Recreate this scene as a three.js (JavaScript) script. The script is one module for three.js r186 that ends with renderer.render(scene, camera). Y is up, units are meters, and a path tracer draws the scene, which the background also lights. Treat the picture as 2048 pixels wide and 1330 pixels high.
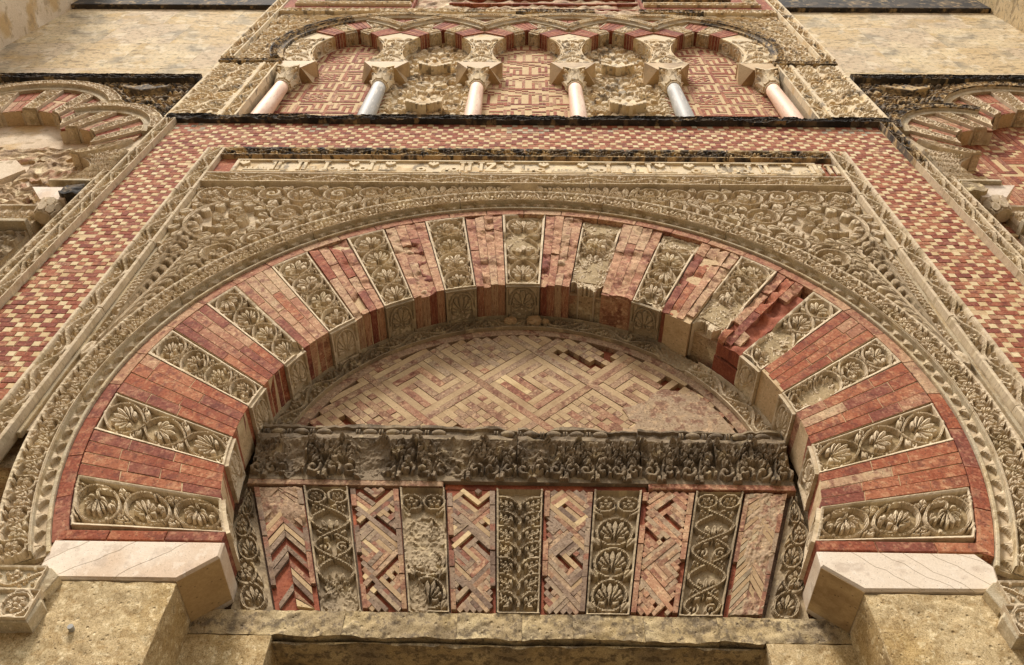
import * as THREE from 'three';
import { mergeGeometries } from 'three/addons/utils/BufferGeometryUtils.js';

// ---------------------------------------------------------------- camera, sky, sun, exposure
const scene = new THREE.Scene();
const camera = new THREE.PerspectiveCamera(44.0076, 1024 / 665, 0.05, 400);
{
  const rad = Math.PI / 180, p = 54.7005 * rad, y = -1.54163 * rad, r = 1.87934 * rad;
  const F = new THREE.Vector3(Math.sin(y) * Math.cos(p), Math.sin(p), -Math.cos(y) * Math.cos(p));
  const R0 = F.clone().cross(new THREE.Vector3(0, 1, 0)).normalize(), U0 = R0.clone().cross(F);
  const R = R0.clone().multiplyScalar(Math.cos(r)).addScaledVector(U0, Math.sin(r));
  const U = U0.clone().multiplyScalar(Math.cos(r)).addScaledVector(R0, -Math.sin(r));
  const m = new THREE.Matrix4().makeBasis(R, U, F.clone().negate());
  camera.quaternion.setFromRotationMatrix(m);
  camera.position.set(0.018, 1.6, 3.2);
  camera.updateMatrixWorld();
}
{ // overcast sky: three times brighter overhead than at the horizon
  const w = 64, h = 32, d = new Float32Array(w * h * 4);
  for (let j = 0; j < h; j++) {
    const el = ((j + 0.5) / h - 0.5) * Math.PI, L = el > 0 ? 0.23 + 0.45 * Math.sin(el) : 0.18;
    for (let i = 0; i < w; i++) d.set([L, L, L * 0.99, 1], (j * w + i) * 4);
  }
  const sky = new THREE.DataTexture(d, w, h, THREE.RGBAFormat, THREE.FloatType);
  sky.mapping = THREE.EquirectangularReflectionMapping; sky.magFilter = THREE.LinearFilter; sky.needsUpdate = true;
  scene.background = sky; scene.environment = sky;
}
const sun = new THREE.DirectionalLight(0xfff6ec, 1.4);
sun.position.set(-5, 27, 11); sun.target.position.set(0, 7, 0);
sun.castShadow = true; sun.shadow.radius = 22; sun.shadow.mapSize.set(2048, 2048);
Object.assign(sun.shadow.camera, { left: -12, right: 12, top: 12, bottom: -12, near: 1, far: 60 });
sun.name = 'sun'; scene.add(sun, sun.target);
const renderer = new THREE.WebGLRenderer();
renderer.toneMapping = THREE.LinearToneMapping;
renderer.toneMappingExposure = 3.1;
renderer.shadowMap.enabled = true;

// ---------------------------------------------------------------- random, noise
function rng(seed) { let a = seed >>> 0; return () => { a = (a + 0x6d2b79f5) | 0; let t = Math.imul(a ^ (a >>> 15), 1 | a); t = (t + Math.imul(t ^ (t >>> 7), 61 | t)) ^ t; return ((t ^ (t >>> 14)) >>> 0) / 4294967296; }; }
const rnd = rng(7), pick = (a, r = rnd) => a[Math.floor(r() * a.length)], lerp = (a, b, t) => a + (b - a) * t, clamp = (x, a = 0, b = 1) => Math.min(b, Math.max(a, x));
const sstep = (a, b, x) => { const t = clamp((x - a) / (b - a)); return t * t * (3 - 2 * t); };
const hash = (x, y, s) => { let h = Math.imul(x, 374761393) ^ Math.imul(y, 668265263) ^ Math.imul(s, 1442695041); h = Math.imul(h ^ (h >>> 13), 1274126177); return ((h ^ (h >>> 16)) >>> 0) / 4294967296; };
function vnoise(x, y, s, per = 0) {
  const x0 = Math.floor(x), y0 = Math.floor(y), fx = x - x0, fy = y - y0, u = fx * fx * (3 - 2 * fx), v = fy * fy * (3 - 2 * fy);
  const w = per ? (n) => ((n % per) + per) % per : (n) => n;
  return lerp(lerp(hash(w(x0), w(y0), s), hash(w(x0 + 1), w(y0), s), u), lerp(hash(w(x0), w(y0 + 1), s), hash(w(x0 + 1), w(y0 + 1), s), u), v);
}
function fbm(x, y, s, oct = 4, per = 0) { let a = 0, k = 0.5, n = 0; for (let i = 0; i < oct; i++) { a += k * vnoise(x, y, s + i * 17, per); n += k; k *= 0.5; x *= 2; y *= 2; per *= 2; } return a / n; }

// ---------------------------------------------------------------- textures and materials
function tex(size, fn, srgb = true) {
  const d = new Uint8Array(size * size * 4);
  for (let j = 0; j < size; j++) for (let i = 0; i < size; i++) {
    const c = fn(i / size, j / size), o = (j * size + i) * 4;
    for (let k = 0; k < 3; k++) d[o + k] = clamp(typeof c === 'number' ? c : c[k], 0, 255);
    d[o + 3] = 255;
  }
  const t = new THREE.DataTexture(d, size, size);
  t.wrapS = t.wrapT = THREE.RepeatWrapping; t.magFilter = THREE.LinearFilter; t.minFilter = THREE.LinearFilter;
  if (srgb) t.colorSpace = THREE.SRGBColorSpace;
  t.needsUpdate = true; return t;
}
const hex = (h) => [(h >> 16) & 255, (h >> 8) & 255, h & 255], mixc = (a, b, t) => [lerp(a[0], b[0], t), lerp(a[1], b[1], t), lerp(a[2], b[2], t)];
const NS = 512, fields = [[101, 4, 7], [202, 4, 7], [303, 16, 5], [404, 16, 5]].map(([s, cells, oct]) => { const a = new Float32Array(NS * NS); for (let j = 0; j < NS; j++) for (let i = 0; i < NS; i++) a[j * NS + i] = fbm(i / NS * cells, j / NS * cells, s, oct, cells); return a; });
const nf = (k, u, v) => { const x = (u - Math.floor(u)) * NS, y = (v - Math.floor(v)) * NS, i = Math.floor(x), j = Math.floor(y), a = fields[k], i1 = (i + 1) % NS, j1 = (j + 1) % NS, fx = x - i, fy = y - j; return lerp(lerp(a[j * NS + i], a[j * NS + i1], fx), lerp(a[j1 * NS + i], a[j1 * NS + i1], fx), fy); };
// layers: [colour, cells over the texture, threshold low, threshold high, strength, stretch in y]
function grain(size, base, layers, fine = 14, seed = 1, speck = 0) {
  const b = hex(base), L = layers.map((l, i) => ({ c: hex(l[0]), f: l[1] < 10 ? Math.max(1, Math.round(l[1] / 4)) : Math.max(1, Math.round(l[1] / 16)), a: l[2], b: l[3], k: l[4], q: l[1] < 10 ? (seed + i) % 2 : 2 + (seed + i) % 2, ou: hash(seed, i, 3), ov: hash(seed, i, 4), sy: l[5] || 1 }));
  return tex(size, (u, v) => {
    let c = b.slice();
    for (const l of L) c = mixc(c, l.c, l.k * sstep(l.a, l.b, nf(l.q, u * l.f + l.ou, v * l.f * l.sy + l.ov)));
    const i = Math.floor(u * size), j = Math.floor(v * size);
    const n = (hash(i, j, seed) - 0.5) * fine + (hash(i >> 2, j >> 2, seed + 5) - 0.5) * fine * 0.9;
    if (speck && hash(i >> 1, j >> 1, seed + 9) > 1 - speck) c = mixc(c, [60, 45, 30], 0.55);
    return [c[0] + n, c[1] + n, c[2] + n];
  });
}
const bumpFine = tex(512, (u, v) => 255 * (0.55 * nf(2, u * 4, v * 4) + 0.45 * nf(1, u * 2, v * 2)), false);
const pitMap = (() => { const n = 512, a = new Float32Array(n * n), r = rng(99); for (let k = 0; k < 520; k++) { const x = r() * n, y = r() * n, q = 0.8 + r() * r() * 3.2, d = 0.4 + r() * 0.6; for (let v = -5; v <= 5; v++) for (let u = -5; u <= 5; u++) { const e = Math.hypot(u, v * (0.8 + r() * 0.1)); if (e < q) { const o = ((Math.floor(y + v) + n) % n) * n + (Math.floor(x + u) + n) % n; a[o] = Math.max(a[o], d * (1 - (e / q) ** 2)); } } } return a; })();
const bumpPits = tex(512, (u, v) => 255 * clamp(0.4 + 0.32 * nf(3, u * 3, v * 3) + 0.25 * nf(1, u * 2, v * 2) - 0.55 * pitMap[Math.floor(v * 512) * 512 + Math.floor(u * 512)]), false);
const mat = (map, bump, bs, rough = 0.92, extra) => { const m = new THREE.MeshStandardMaterial({ map, roughness: rough, bumpMap: bump, bumpScale: bs, ...extra }); return m; };
const M = {};
M.stone = mat(grain(1024, 0xc5b294, [[0xdccba8, 6, 0.5, 0.75, 0.6], [0xa28e6c, 9, 0.52, 0.72, 0.6], [0x86724f, 22, 0.6, 0.75, 0.35], [0xe3d2ae, 40, 0.62, 0.75, 0.4]], 15, 1, 0.006), bumpFine, 0.004);
M.stoneUp = mat(grain(1024, 0xcfbd9c, [[0xe6d0a4, 7, 0.45, 0.75, 0.7], [0xad8b58, 8, 0.55, 0.72, 0.5], [0x5d5346, 12, 0.62, 0.74, 0.55]], 16, 2, 0.006), bumpFine, 0.004);
M.plain = mat(grain(1024, 0xb2a488, [[0xcdb68a, 5, 0.5, 0.75, 0.6], [0x93784f, 7, 0.5, 0.75, 0.55], [0x6f5a3b, 18, 0.62, 0.76, 0.35], [0xded0ae, 60, 0.62, 0.74, 0.5]], 20, 3, 0.014), bumpPits, 0.006);
M.grey = mat(grain(1024, 0x9c8a6d, [[0xb39d76, 6, 0.5, 0.75, 0.6], [0x6e5f4a, 8, 0.5, 0.72, 0.6], [0xc8b68f, 26, 0.64, 0.76, 0.5]], 14, 4, 0.006), bumpFine, 0.005);
M.greyDark = mat(grain(1024, 0x83725a, [[0x9f8c6c, 6, 0.5, 0.75, 0.6], [0x574a39, 12, 0.45, 0.72, 0.65], [0xb9a680, 26, 0.62, 0.76, 0.5]], 18, 55, 0.01), bumpPits, 0.006);
M.ground = mat(grain(512, 0xa18c67, [[0xb39e78, 8, 0.45, 0.75, 0.6], [0x85704c, 14, 0.5, 0.75, 0.6], [0x6d5a3a, 40, 0.56, 0.72, 0.5]], 22, 56, 0.03), bumpPits, 0.004);
M.black = mat(grain(1024, 0x3a332b, [[0x1d1a17, 8, 0.45, 0.65, 0.8], [0x6e5f49, 14, 0.55, 0.72, 0.75], [0xa58c62, 20, 0.64, 0.76, 0.7]], 16, 5), bumpPits, 0.006);
M.blackMix = mat(grain(1024, 0xb59a6c, [[0x4a4138, 12, 0.42, 0.66, 0.85], [0x2a2520, 28, 0.5, 0.66, 0.8], [0x80694a, 16, 0.5, 0.7, 0.5], [0xd5be92, 40, 0.58, 0.74, 0.5]], 20, 6), bumpPits, 0.006);
const brickTex = (c, s, dust = 0.5, dc = 0xb88460) => grain(512, c, [[dc, 12, 0.46, 0.74, dust], [0x5a2a1c, 28, 0.52, 0.74, 0.45], [0xcfae86, 60, 0.6, 0.72, dust * 0.9], [0xc9a47c, 28, 0.66, 0.74, dust * 0.7]], 26, s, 0.03);
M.brick = [brickTex(0x924d2d, 11, 0.35), brickTex(0x864328, 12, 0.3), brickTex(0x9c5d3c, 13, 0.45), brickTex(0x7c412e, 14, 0.35)].map((t) => mat(t, bumpPits, 0.005));
M.pink = [brickTex(0xa87c5c, 15, 0.6, 0xb99874), brickTex(0xaa8767, 16, 0.6, 0xbaa17c), brickTex(0x9b684c, 17, 0.6, 0xb08c6a)].map((t) => mat(t, bumpPits, 0.007));
M.dust = [brickTex(0x94755a, 18, 0.6, 0x9c8262), brickTex(0x8f6c50, 19, 0.55, 0x987c58), brickTex(0x93674d, 20, 0.5, 0xa08060)].map((t) => mat(t, bumpPits, 0.005));
M.haze = [brickTex(0x9c8468, 51, 0.5, 0xa38a68), brickTex(0x967b60, 52, 0.5, 0x9d8463)].map((t) => mat(t, bumpPits, 0.005));
M.loam = [grain(512, 0x7f6853, [[0x9c8568, 8, 0.45, 0.75, 0.7], [0x5d4839, 10, 0.5, 0.72, 0.7], [0x8a4a34, 12, 0.56, 0.72, 0.6]], 24, 53, 0.03), grain(512, 0x8b7560, [[0xa8926f, 8, 0.45, 0.75, 0.7], [0x64503f, 10, 0.5, 0.72, 0.6]], 24, 54, 0.03)].map((t) => mat(t, bumpPits, 0.009));
M.tile = [brickTex(0x934e30, 21, 0.35), brickTex(0x88442a, 22, 0.3), brickTex(0x9a5d3e, 23, 0.45), brickTex(0x7e3e2b, 24, 0.25)].map((t) => mat(t, bumpFine, 0.003));
M.cream = [grain(512, 0xcdb88e, [[0xdccaa6, 6, 0.5, 0.75, 0.6], [0xbb9c68, 9, 0.55, 0.75, 0.6]], 14, 25, 0.005), grain(512, 0xc4aa7e, [[0xd4be94, 6, 0.5, 0.75, 0.5], [0xa98a5c, 9, 0.55, 0.75, 0.6]], 14, 26, 0.005)].map((t) => mat(t, bumpFine, 0.003));
M.creamGrey = mat(grain(512, 0xa59a80, [[0xc9bc98, 6, 0.5, 0.7, 0.6], [0x5e574a, 9, 0.5, 0.7, 0.7]], 18, 27, 0.01), bumpFine, 0.003);
M.creamDust = [grain(512, 0xb0956f, [[0xc2aa82, 6, 0.5, 0.75, 0.6], [0x997a54, 9, 0.52, 0.75, 0.6]], 13, 28, 0.006), grain(512, 0xa58a66, [[0xbca27a, 6, 0.5, 0.75, 0.5], [0x8f704c, 9, 0.52, 0.75, 0.6]], 13, 29, 0.006)].map((t) => mat(t, bumpFine, 0.004));
M.mortar = mat(grain(512, 0xc2a67e, [[0xd3bd95, 8, 0.5, 0.75, 0.6], [0xa5895f, 10, 0.5, 0.75, 0.5]], 18, 30, 0.01), bumpPits, 0.005);
M.fresh = mat(grain(512, 0x8a4a30, [[0xb3623c, 8, 0.5, 0.75, 0.7], [0x5e2818, 9, 0.5, 0.72, 0.7]], 18, 31, 0.01), bumpPits, 0.008);
M.marble = mat(grain(1024, 0xd8c7b0, [[0xe2d5c2, 4, 0.45, 0.75, 0.7], [0xbd9c78, 5, 0.48, 0.75, 0.6], [0xa08a74, 20, 0.6, 0.74, 0.35], [0xe3d6c4, 48, 0.6, 0.72, 0.4]], 12, 32, 0.006), bumpFine, 0.0015, 0.6);
M.marbleBrown = mat(grain(512, 0xb79a6e, [[0xd0b78a, 4, 0.45, 0.75, 0.7], [0x7a5f3c, 5, 0.5, 0.7, 0.6]], 12, 33, 0.004), bumpFine, 0.002, 0.7);
M.colPink = mat(grain(512, 0xdcb89c, [[0xe9d3ba, 6, 0.5, 0.75, 0.7], [0xc79a80, 24, 0.58, 0.75, 0.5]], 10, 34, 0.003), bumpFine, 0.001, 0.6);
M.colGrey = mat(grain(512, 0x9d9a92, [[0xb6b2a8, 6, 0.5, 0.75, 0.7], [0xd6cdb8, 30, 0.66, 0.72, 0.6]], 10, 35, 0.003), bumpFine, 0.001, 0.6);
M.wall = mat(grain(1024, 0xb7a076, [[0xc8b48a, 6, 0.4, 0.76, 0.55], [0x9f8048, 4, 0.46, 0.78, 0.6], [0x7a6440, 12, 0.5, 0.8, 0.35], [0xe0cfa8, 60, 0.56, 0.72, 0.5], [0x86693c, 44, 0.56, 0.72, 0.4]], 34, 36, 0.05), bumpPits, 0.012);
M.ashlar = [[37, 0xc4b18d], [38, 0xbda98a], [39, 0xc2ab82]].map(([s, c]) => mat(grain(1024, c, [[0xd9c8a0, 4, 0.45, 0.75, 0.5], [0xb2935a, 4, 0.5, 0.78, 0.6], [0x857c68, 5, 0.5, 0.8, 0.7], [0x6e6656, 40, 0.58, 0.72, 0.4], [0xdccfb2, 7, 0.62, 0.67, 0.5], [0x5d4c2e, 16, 0.64, 0.78, 0.45, 3]], 18, s, 0.012), bumpPits, 0.008));
M.plaster = mat(grain(1024, 0xcbb79a, [[0xdccdb4, 5, 0.45, 0.7, 0.7], [0xb28f58, 3, 0.54, 0.72, 0.7], [0x8f7a5a, 14, 0.6, 0.76, 0.5]], 20, 40, 0.02), bumpPits, 0.01);
M.rubble = mat(grain(512, 0xb09672, [[0xe0cfa8, 12, 0.5, 0.66, 0.8], [0x7a6148, 9, 0.5, 0.7, 0.7], [0x9e6a50, 8, 0.58, 0.72, 0.6]], 26, 41, 0.03), bumpPits, 0.02);
M.broken = mat(grain(512, 0xb8a47c, [[0xdccb9c, 8, 0.5, 0.7, 0.7], [0x7c6a50, 9, 0.5, 0.7, 0.7]], 24, 42, 0.02), bumpPits, 0.02);
M.lintel = mat(grain(1024, 0xb29c72, [[0xc9b68c, 8, 0.4, 0.75, 0.7], [0x7d6d55, 6, 0.4, 0.72, 0.6], [0x62543f, 30, 0.5, 0.7, 0.5], [0x55493a, 64, 0.55, 0.7, 0.5], [0x8f7640, 8, 0.58, 0.78, 0.3]], 28, 43, 0.05), bumpPits, 0.014);
M.paving = mat(grain(512, 0x686055, [[0x7b7264, 6, 0.5, 0.7, 0.6], [0x6b6252, 9, 0.5, 0.7, 0.6]], 18, 45, 0.02), bumpPits, 0.006);

for (const m of [M.greyDark, M.stone, M.stoneUp, M.grey, M.black, M.blackMix, M.plain]) m.flatShading = true;
// ---------------------------------------------------------------- scene helpers
const taken = new Map();
function numbered(name) { const n = taken.get(name) || 0; taken.set(name, n + 1); return n ? name + '_' + String(n).padStart(3, '0') : name; }
function tag(o, label, category, group, kind) { if (label) o.userData.label = label; if (category) o.userData.category = category; if (group) o.userData.group = group; if (kind) o.userData.kind = kind; return o; }
function thing(name, label, category, group) { const o = new THREE.Group(); o.name = numbered(name); scene.add(o); return tag(o, label, category, group); }
function part(name, geo, m, parent, label) {
  const o = new THREE.Mesh(geo, m); o.castShadow = o.receiveShadow = true;
  let n = name; if (parent === scene) n = numbered(name); o.name = n; parent.add(o); if (label) o.userData.label = label; return o;
}
const topMesh = (name, geo, m, label, category, group, kind) => tag(part(name, geo, m, scene), label, category, group, kind);

// ---------------------------------------------------------------- geometry helpers
const T = 1.4; // metres per texture repeat
function setGeo(pos, idx, uv, flat) {
  let g = new THREE.BufferGeometry();
  g.setAttribute('position', new THREE.Float32BufferAttribute(pos, 3));
  g.setAttribute('uv', new THREE.Float32BufferAttribute(uv, 2));
  if (idx) g.setIndex(idx);
  if (flat && idx) g = g.toNonIndexed();
  g.computeVertexNormals(); return g;
}
// box-projected uv in metres for any geometry
function boxUV(g, off = 0, s = T) {
  if (g.index) g = g.toNonIndexed();
  g.computeVertexNormals();
  const p = g.attributes.position, n = g.attributes.normal, uv = new Float32Array(p.count * 2);
  for (let f = 0; f < p.count; f += 3) {
    const ax = Math.abs(n.getX(f)), ay = Math.abs(n.getY(f)), az = Math.abs(n.getZ(f));
    for (let k = f; k < f + 3; k++) {
      const x = p.getX(k), y = p.getY(k), z = p.getZ(k);
      const [a, b] = az >= ax && az >= ay ? [x, y] : ax >= ay ? [z, y] : [x, z];
      uv[k * 2] = a / s + off; uv[k * 2 + 1] = b / s + off * 0.61;
    }
  }
  g.setAttribute('uv', new THREE.BufferAttribute(uv, 2)); return g;
}
// hexahedron: 4 front corners [x,y,z] anticlockwise and 4 behind
const HEXF = [[0, 1, 2, 3], [5, 4, 7, 6], [4, 0, 3, 7], [1, 5, 6, 2], [3, 2, 6, 7], [4, 5, 1, 0]];
function hexa(c, off = rnd() * 7) {
  const pos = [], uv = [];
  for (const f of HEXF) for (const k of [0, 1, 2, 0, 2, 3]) pos.push(...c[f[k]]);
  const g = new THREE.BufferGeometry(); g.setAttribute('position', new THREE.Float32BufferAttribute(pos, 3));
  return boxUV(g, off);
}
const box = (x0, x1, y0, y1, z0, z1, off) => hexa([[x0, y0, z1], [x1, y0, z1], [x1, y1, z1], [x0, y1, z1], [x0, y0, z0], [x1, y0, z0], [x1, y1, z0], [x0, y1, z0]], off);
// box with a chamfered front edge (24+ triangles)
function slab(x0, x1, y0, y1, z0, z1, c = 0.004, off = rnd() * 7, jit = 0) {
  const j = () => (rnd() - 0.5) * 2 * jit, pos = [];
  const F = [[x0 + c + j(), y0 + c + j(), z1], [x1 - c + j(), y0 + c + j(), z1], [x1 - c + j(), y1 - c + j(), z1], [x0 + c + j(), y1 - c + j(), z1]];
  const S = [[x0, y0, z1 - c], [x1, y0, z1 - c], [x1, y1, z1 - c], [x0, y1, z1 - c]], B = [[x0, y0, z0], [x1, y0, z0], [x1, y1, z0], [x0, y1, z0]];
  const q = (a, b, d, e) => pos.push(...a, ...b, ...d, ...a, ...d, ...e);
  q(F[0], F[1], F[2], F[3]);
  for (let i = 0; i < 4; i++) { const k = (i + 1) % 4; q(S[i], S[k], F[k], F[i]); q(B[i], B[k], S[k], S[i]); }
  const g = new THREE.BufferGeometry(); g.setAttribute('position', new THREE.Float32BufferAttribute(pos, 3)); return boxUV(g, off);
}
// curved block: ring sector between radii, angles in radians anticlockwise from +x
function arcBlock(cx, cy, r0, r1, a0, a1, z0, z1, seg = 8, ch = 0, off = rnd() * 7) {
  const prof = ch ? [[r0, z0], [r0, z1 - ch], [r0 + ch, z1], [r1 - ch, z1], [r1, z1 - ch], [r1, z0]] : [[r0, z0], [r0, z1], [r1, z1], [r1, z0]];
  return sweepArc(cx, cy, prof, a0, a1, seg, off);
}
// sweep a profile of [radius, z] points round an arc, closed, with end caps
function sweepArc(cx, cy, prof, a0, a1, seg, off = rnd() * 7) {
  const pos = [], uv = [], n = prof.length, P = (k, a) => [cx + prof[k % n][0] * Math.cos(a), cy + prof[k % n][0] * Math.sin(a), prof[k % n][1]];
  const L = [0]; for (let k = 1; k <= n; k++) L.push(L[k - 1] + Math.hypot(prof[k % n][0] - prof[k - 1][0], prof[k % n][1] - prof[k - 1][1]));
  const rm = prof[0][0];
  for (let i = 0; i < seg; i++) {
    const b0 = lerp(a0, a1, i / seg), b1 = lerp(a0, a1, (i + 1) / seg);
    for (let k = 0; k < n; k++) {
      const A = P(k, b0), B = P(k + 1, b0), Cc = P(k + 1, b1), Dd = P(k, b1);
      pos.push(...A, ...B, ...Cc, ...A, ...Cc, ...Dd);
      const u0 = b0 * rm / T + off, u1 = b1 * rm / T + off, v0 = L[k] / T, v1 = L[k + 1] / T;
      uv.push(u0, v0, u0, v1, u1, v1, u0, v0, u1, v1, u1, v0);
    }
  }
  for (const a of [a0, a1]) for (let k = 1; k < n - 1; k++) { for (const q of [0, k, k + 1]) { pos.push(...P(q, a)); uv.push(prof[q][0] / T, prof[q][1] / T); } }
  const g = new THREE.BufferGeometry(); g.setAttribute('position', new THREE.Float32BufferAttribute(pos, 3)); g.setAttribute('uv', new THREE.Float32BufferAttribute(uv, 2)); g.computeVertexNormals(); return g;
}
// extrude a 2D outline [x,y] from z0 to z1
function prism(pts, z0, z1, off = rnd() * 7, holes = [], bev = 0) {
  const s = new THREE.Shape(pts.map(([x, y]) => new THREE.Vector2(x, y)));
  for (const h of holes) s.holes.push(new THREE.Path(h.map(([x, y]) => new THREE.Vector2(x, y))));
  const g = new THREE.ExtrudeGeometry(s, { depth: z1 - z0 - 2 * bev, bevelEnabled: bev > 0, bevelSize: bev, bevelThickness: bev, bevelOffset: -bev, bevelSegments: 1, curveSegments: 1 });
  g.translate(0, 0, z0 + bev); return boxUV(g, off);
}
const circlePts = (cx, cy, r, a0, a1, n) => Array.from({ length: n + 1 }, (_, i) => { const a = lerp(a0, a1, i / n); return [cx + r * Math.cos(a), cy + r * Math.sin(a)]; });
// ---------------------------------------------------------------- carved ornament: drawn as outlines in metres, turned into real relief
class Pen {
  constructor(W, H, res, ck = 1) { this.ck = ck;
    this.W = W; this.H = H; this.res = res; this.nx = Math.max(8, Math.ceil(W * res)); this.ny = Math.max(8, Math.ceil(H * res));
    const mk = () => { const c = document.createElement('canvas'); c.width = this.nx; c.height = this.ny; const x = c.getContext('2d'); x.fillStyle = '#000'; x.fillRect(0, 0, this.nx, this.ny); x.setTransform(res, 0, 0, -res, 0, this.ny); x.lineCap = 'round'; x.lineJoin = 'round'; return x; };
    this.m = mk(); this.g = mk();
  }
  stroke(d, w, o = {}) {
    let { cut = 0.0045, gr = 0.2 } = o; const { m, g } = this; w *= 1.3; cut *= this.ck;
    if (cut) for (const c of [m, g]) { c.strokeStyle = '#000'; c.lineWidth = w + 2 * cut; c.beginPath(); d(c); c.stroke(); }
    m.strokeStyle = '#fff'; m.lineWidth = w; m.beginPath(); d(m); m.stroke();
    if (gr) { g.strokeStyle = '#fff'; g.lineWidth = w * gr; g.beginPath(); d(g); g.stroke(); }
  }
  fill(d, cut = 0.004) {
    const { m, g } = this; cut *= this.ck;
    if (cut) for (const c of [m, g]) { c.strokeStyle = c.fillStyle = '#000'; c.lineWidth = 2 * cut; c.beginPath(); d(c); c.stroke(); c.fill(); }
    m.fillStyle = '#fff'; m.beginPath(); d(m); m.fill();
  }
  line(d, w) { const g = this.g; g.strokeStyle = '#fff'; g.lineWidth = w; g.beginPath(); d(g); g.stroke(); }
  dot(x, y, r) { const m = this.m; m.fillStyle = '#000'; m.beginPath(); m.arc(x, y, r, 0, 7); m.fill(); }
  // --- motifs
  tear(x, y, a, len, w, cut = 0.003, bend = 0) { w *= 1.25;
    const ca = Math.cos(a), sa = Math.sin(a), P = (u, v) => { const vv = v + bend * u * u / len; return [x + u * ca - vv * sa, y + u * sa + vv * ca]; };
    this.fill((c) => { c.moveTo(...P(0, 0)); c.bezierCurveTo(...P(len * 0.3, w * 0.2), ...P(len * 0.55, w * 0.75), ...P(len, 0)); c.bezierCurveTo(...P(len * 0.55, -w * 0.75), ...P(len * 0.3, -w * 0.2), ...P(0, 0)); }, cut);
    if (len > 0.03) this.line((c) => { c.moveTo(...P(len * 0.15, 0)); c.quadraticCurveTo(...P(len * 0.5, 0), ...P(len * 0.8, 0)); }, Math.max(0.0022, w * 0.14));
  }
  lobe(x, y, a, len, w, cut = 0.003, bend = 0) { w *= 1.15;
    const ca = Math.cos(a), sa = Math.sin(a), P = (u, v) => { const vv = v + bend * u * u / len; return [x + u * ca - vv * sa, y + u * sa + vv * ca]; };
    this.fill((c) => { c.moveTo(...P(0, w * 0.08)); c.bezierCurveTo(...P(len * 0.4, w * 0.12), ...P(len * 0.7, w * 0.85), ...P(len, w * 0.12)); c.lineTo(...P(len, -w * 0.12)); c.bezierCurveTo(...P(len * 0.7, -w * 0.85), ...P(len * 0.4, -w * 0.12), ...P(0, -w * 0.08)); }, cut);
    this.line((c) => { c.moveTo(...P(len * 0.3, 0)); c.lineTo(...P(len * 0.85, 0)); }, Math.max(0.0022, w * 0.1));
  }
  spiral(x, y, r, a0, dir, w, turns = 1.3) {
    this.stroke((c) => { for (let i = 0; i <= 22; i++) { const t = i / 22, rr = r * (1 - 0.82 * t), a = a0 + dir * t * turns * 2 * Math.PI; c[i ? 'lineTo' : 'moveTo'](x + rr * Math.cos(a), y + rr * Math.sin(a)); } }, w, { cut: 0.004, gr: 0 });
  }
  palmette(x, y, r, a, n = 7, vol = true) {
    const bx = x - Math.cos(a) * r * 0.62, by = y - Math.sin(a) * r * 0.62;
    if (vol) for (const s of [-1, 1]) {
      const px = bx + Math.cos(a + s * 1.5) * r * 0.46, py = by + Math.sin(a + s * 1.5) * r * 0.46;
      this.spiral(px, py, r * 0.3, a - s * 0.2, s, r * 0.2, 0.9);
    }
    for (const k of [...Array(n).keys()].sort((p, q) => Math.abs(q - (n - 1) / 2) - Math.abs(p - (n - 1) / 2))) {
      const o = (k - (n - 1) / 2) / ((n - 1) / 2);
      this.lobe(bx, by, a + o * 1.02, r * (1.75 - 0.5 * o * o - (k % 2 ? 0.12 : 0)), r * (n > 5 ? 0.4 : 0.52), 0.0038, o * r * 0.42);
    }
  }
  vine(x, y, r, a) { for (const o of [-2.1, 2.1, -1.15, 1.15, 0]) this.tear(x, y, a + o, r * (1 - 0.12 * Math.abs(o)), r * 0.75, 0.002); this.dot(x + Math.cos(a + 0.6) * r * 0.3, y + Math.sin(a + 0.6) * r * 0.3, r * 0.08); this.dot(x + Math.cos(a - 0.6) * r * 0.3, y + Math.sin(a - 0.6) * r * 0.3, r * 0.08); }
  acanthus(x, y, a, len, w, n = 4, bend = 0) {
    for (let k = 0; k < n; k++) {
      const t = (k + 0.3) / n, u = len * t, aa = a + bend * t, px = x + Math.cos(a + bend * t / 2) * u, py = y + Math.sin(a + bend * t / 2) * u, l = w * (1 - 0.45 * t);
      for (const s of [-1, 1]) this.tear(px, py, aa + s * 0.85, l, l * 0.5, 0.002);
    }
    this.tear(x, y, a, len, w * 0.5, 0.002, bend * len * 0.5);
  }
  rosette(x, y, r, n = 6) { for (let k = 0; k < n; k++) this.tear(x, y, (k / n) * 2 * Math.PI + 0.3, r, r * 0.7, 0.0025); this.fill((c) => c.arc(x, y, r * 0.24, 0, 7), 0.003); }
  grapes(x, y, r, a) { for (let k = 0; k < 4; k++) for (let q = 0; q <= 3 - k; q++) { const u = (k - 1.2) * r * 0.42, v = (q - (3 - k) / 2) * r * 0.42; this.fill((c) => c.arc(x + u * Math.cos(a) - v * Math.sin(a), y + u * Math.sin(a) + v * Math.cos(a), r * 0.21, 0, 7), 0.002); } }
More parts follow.
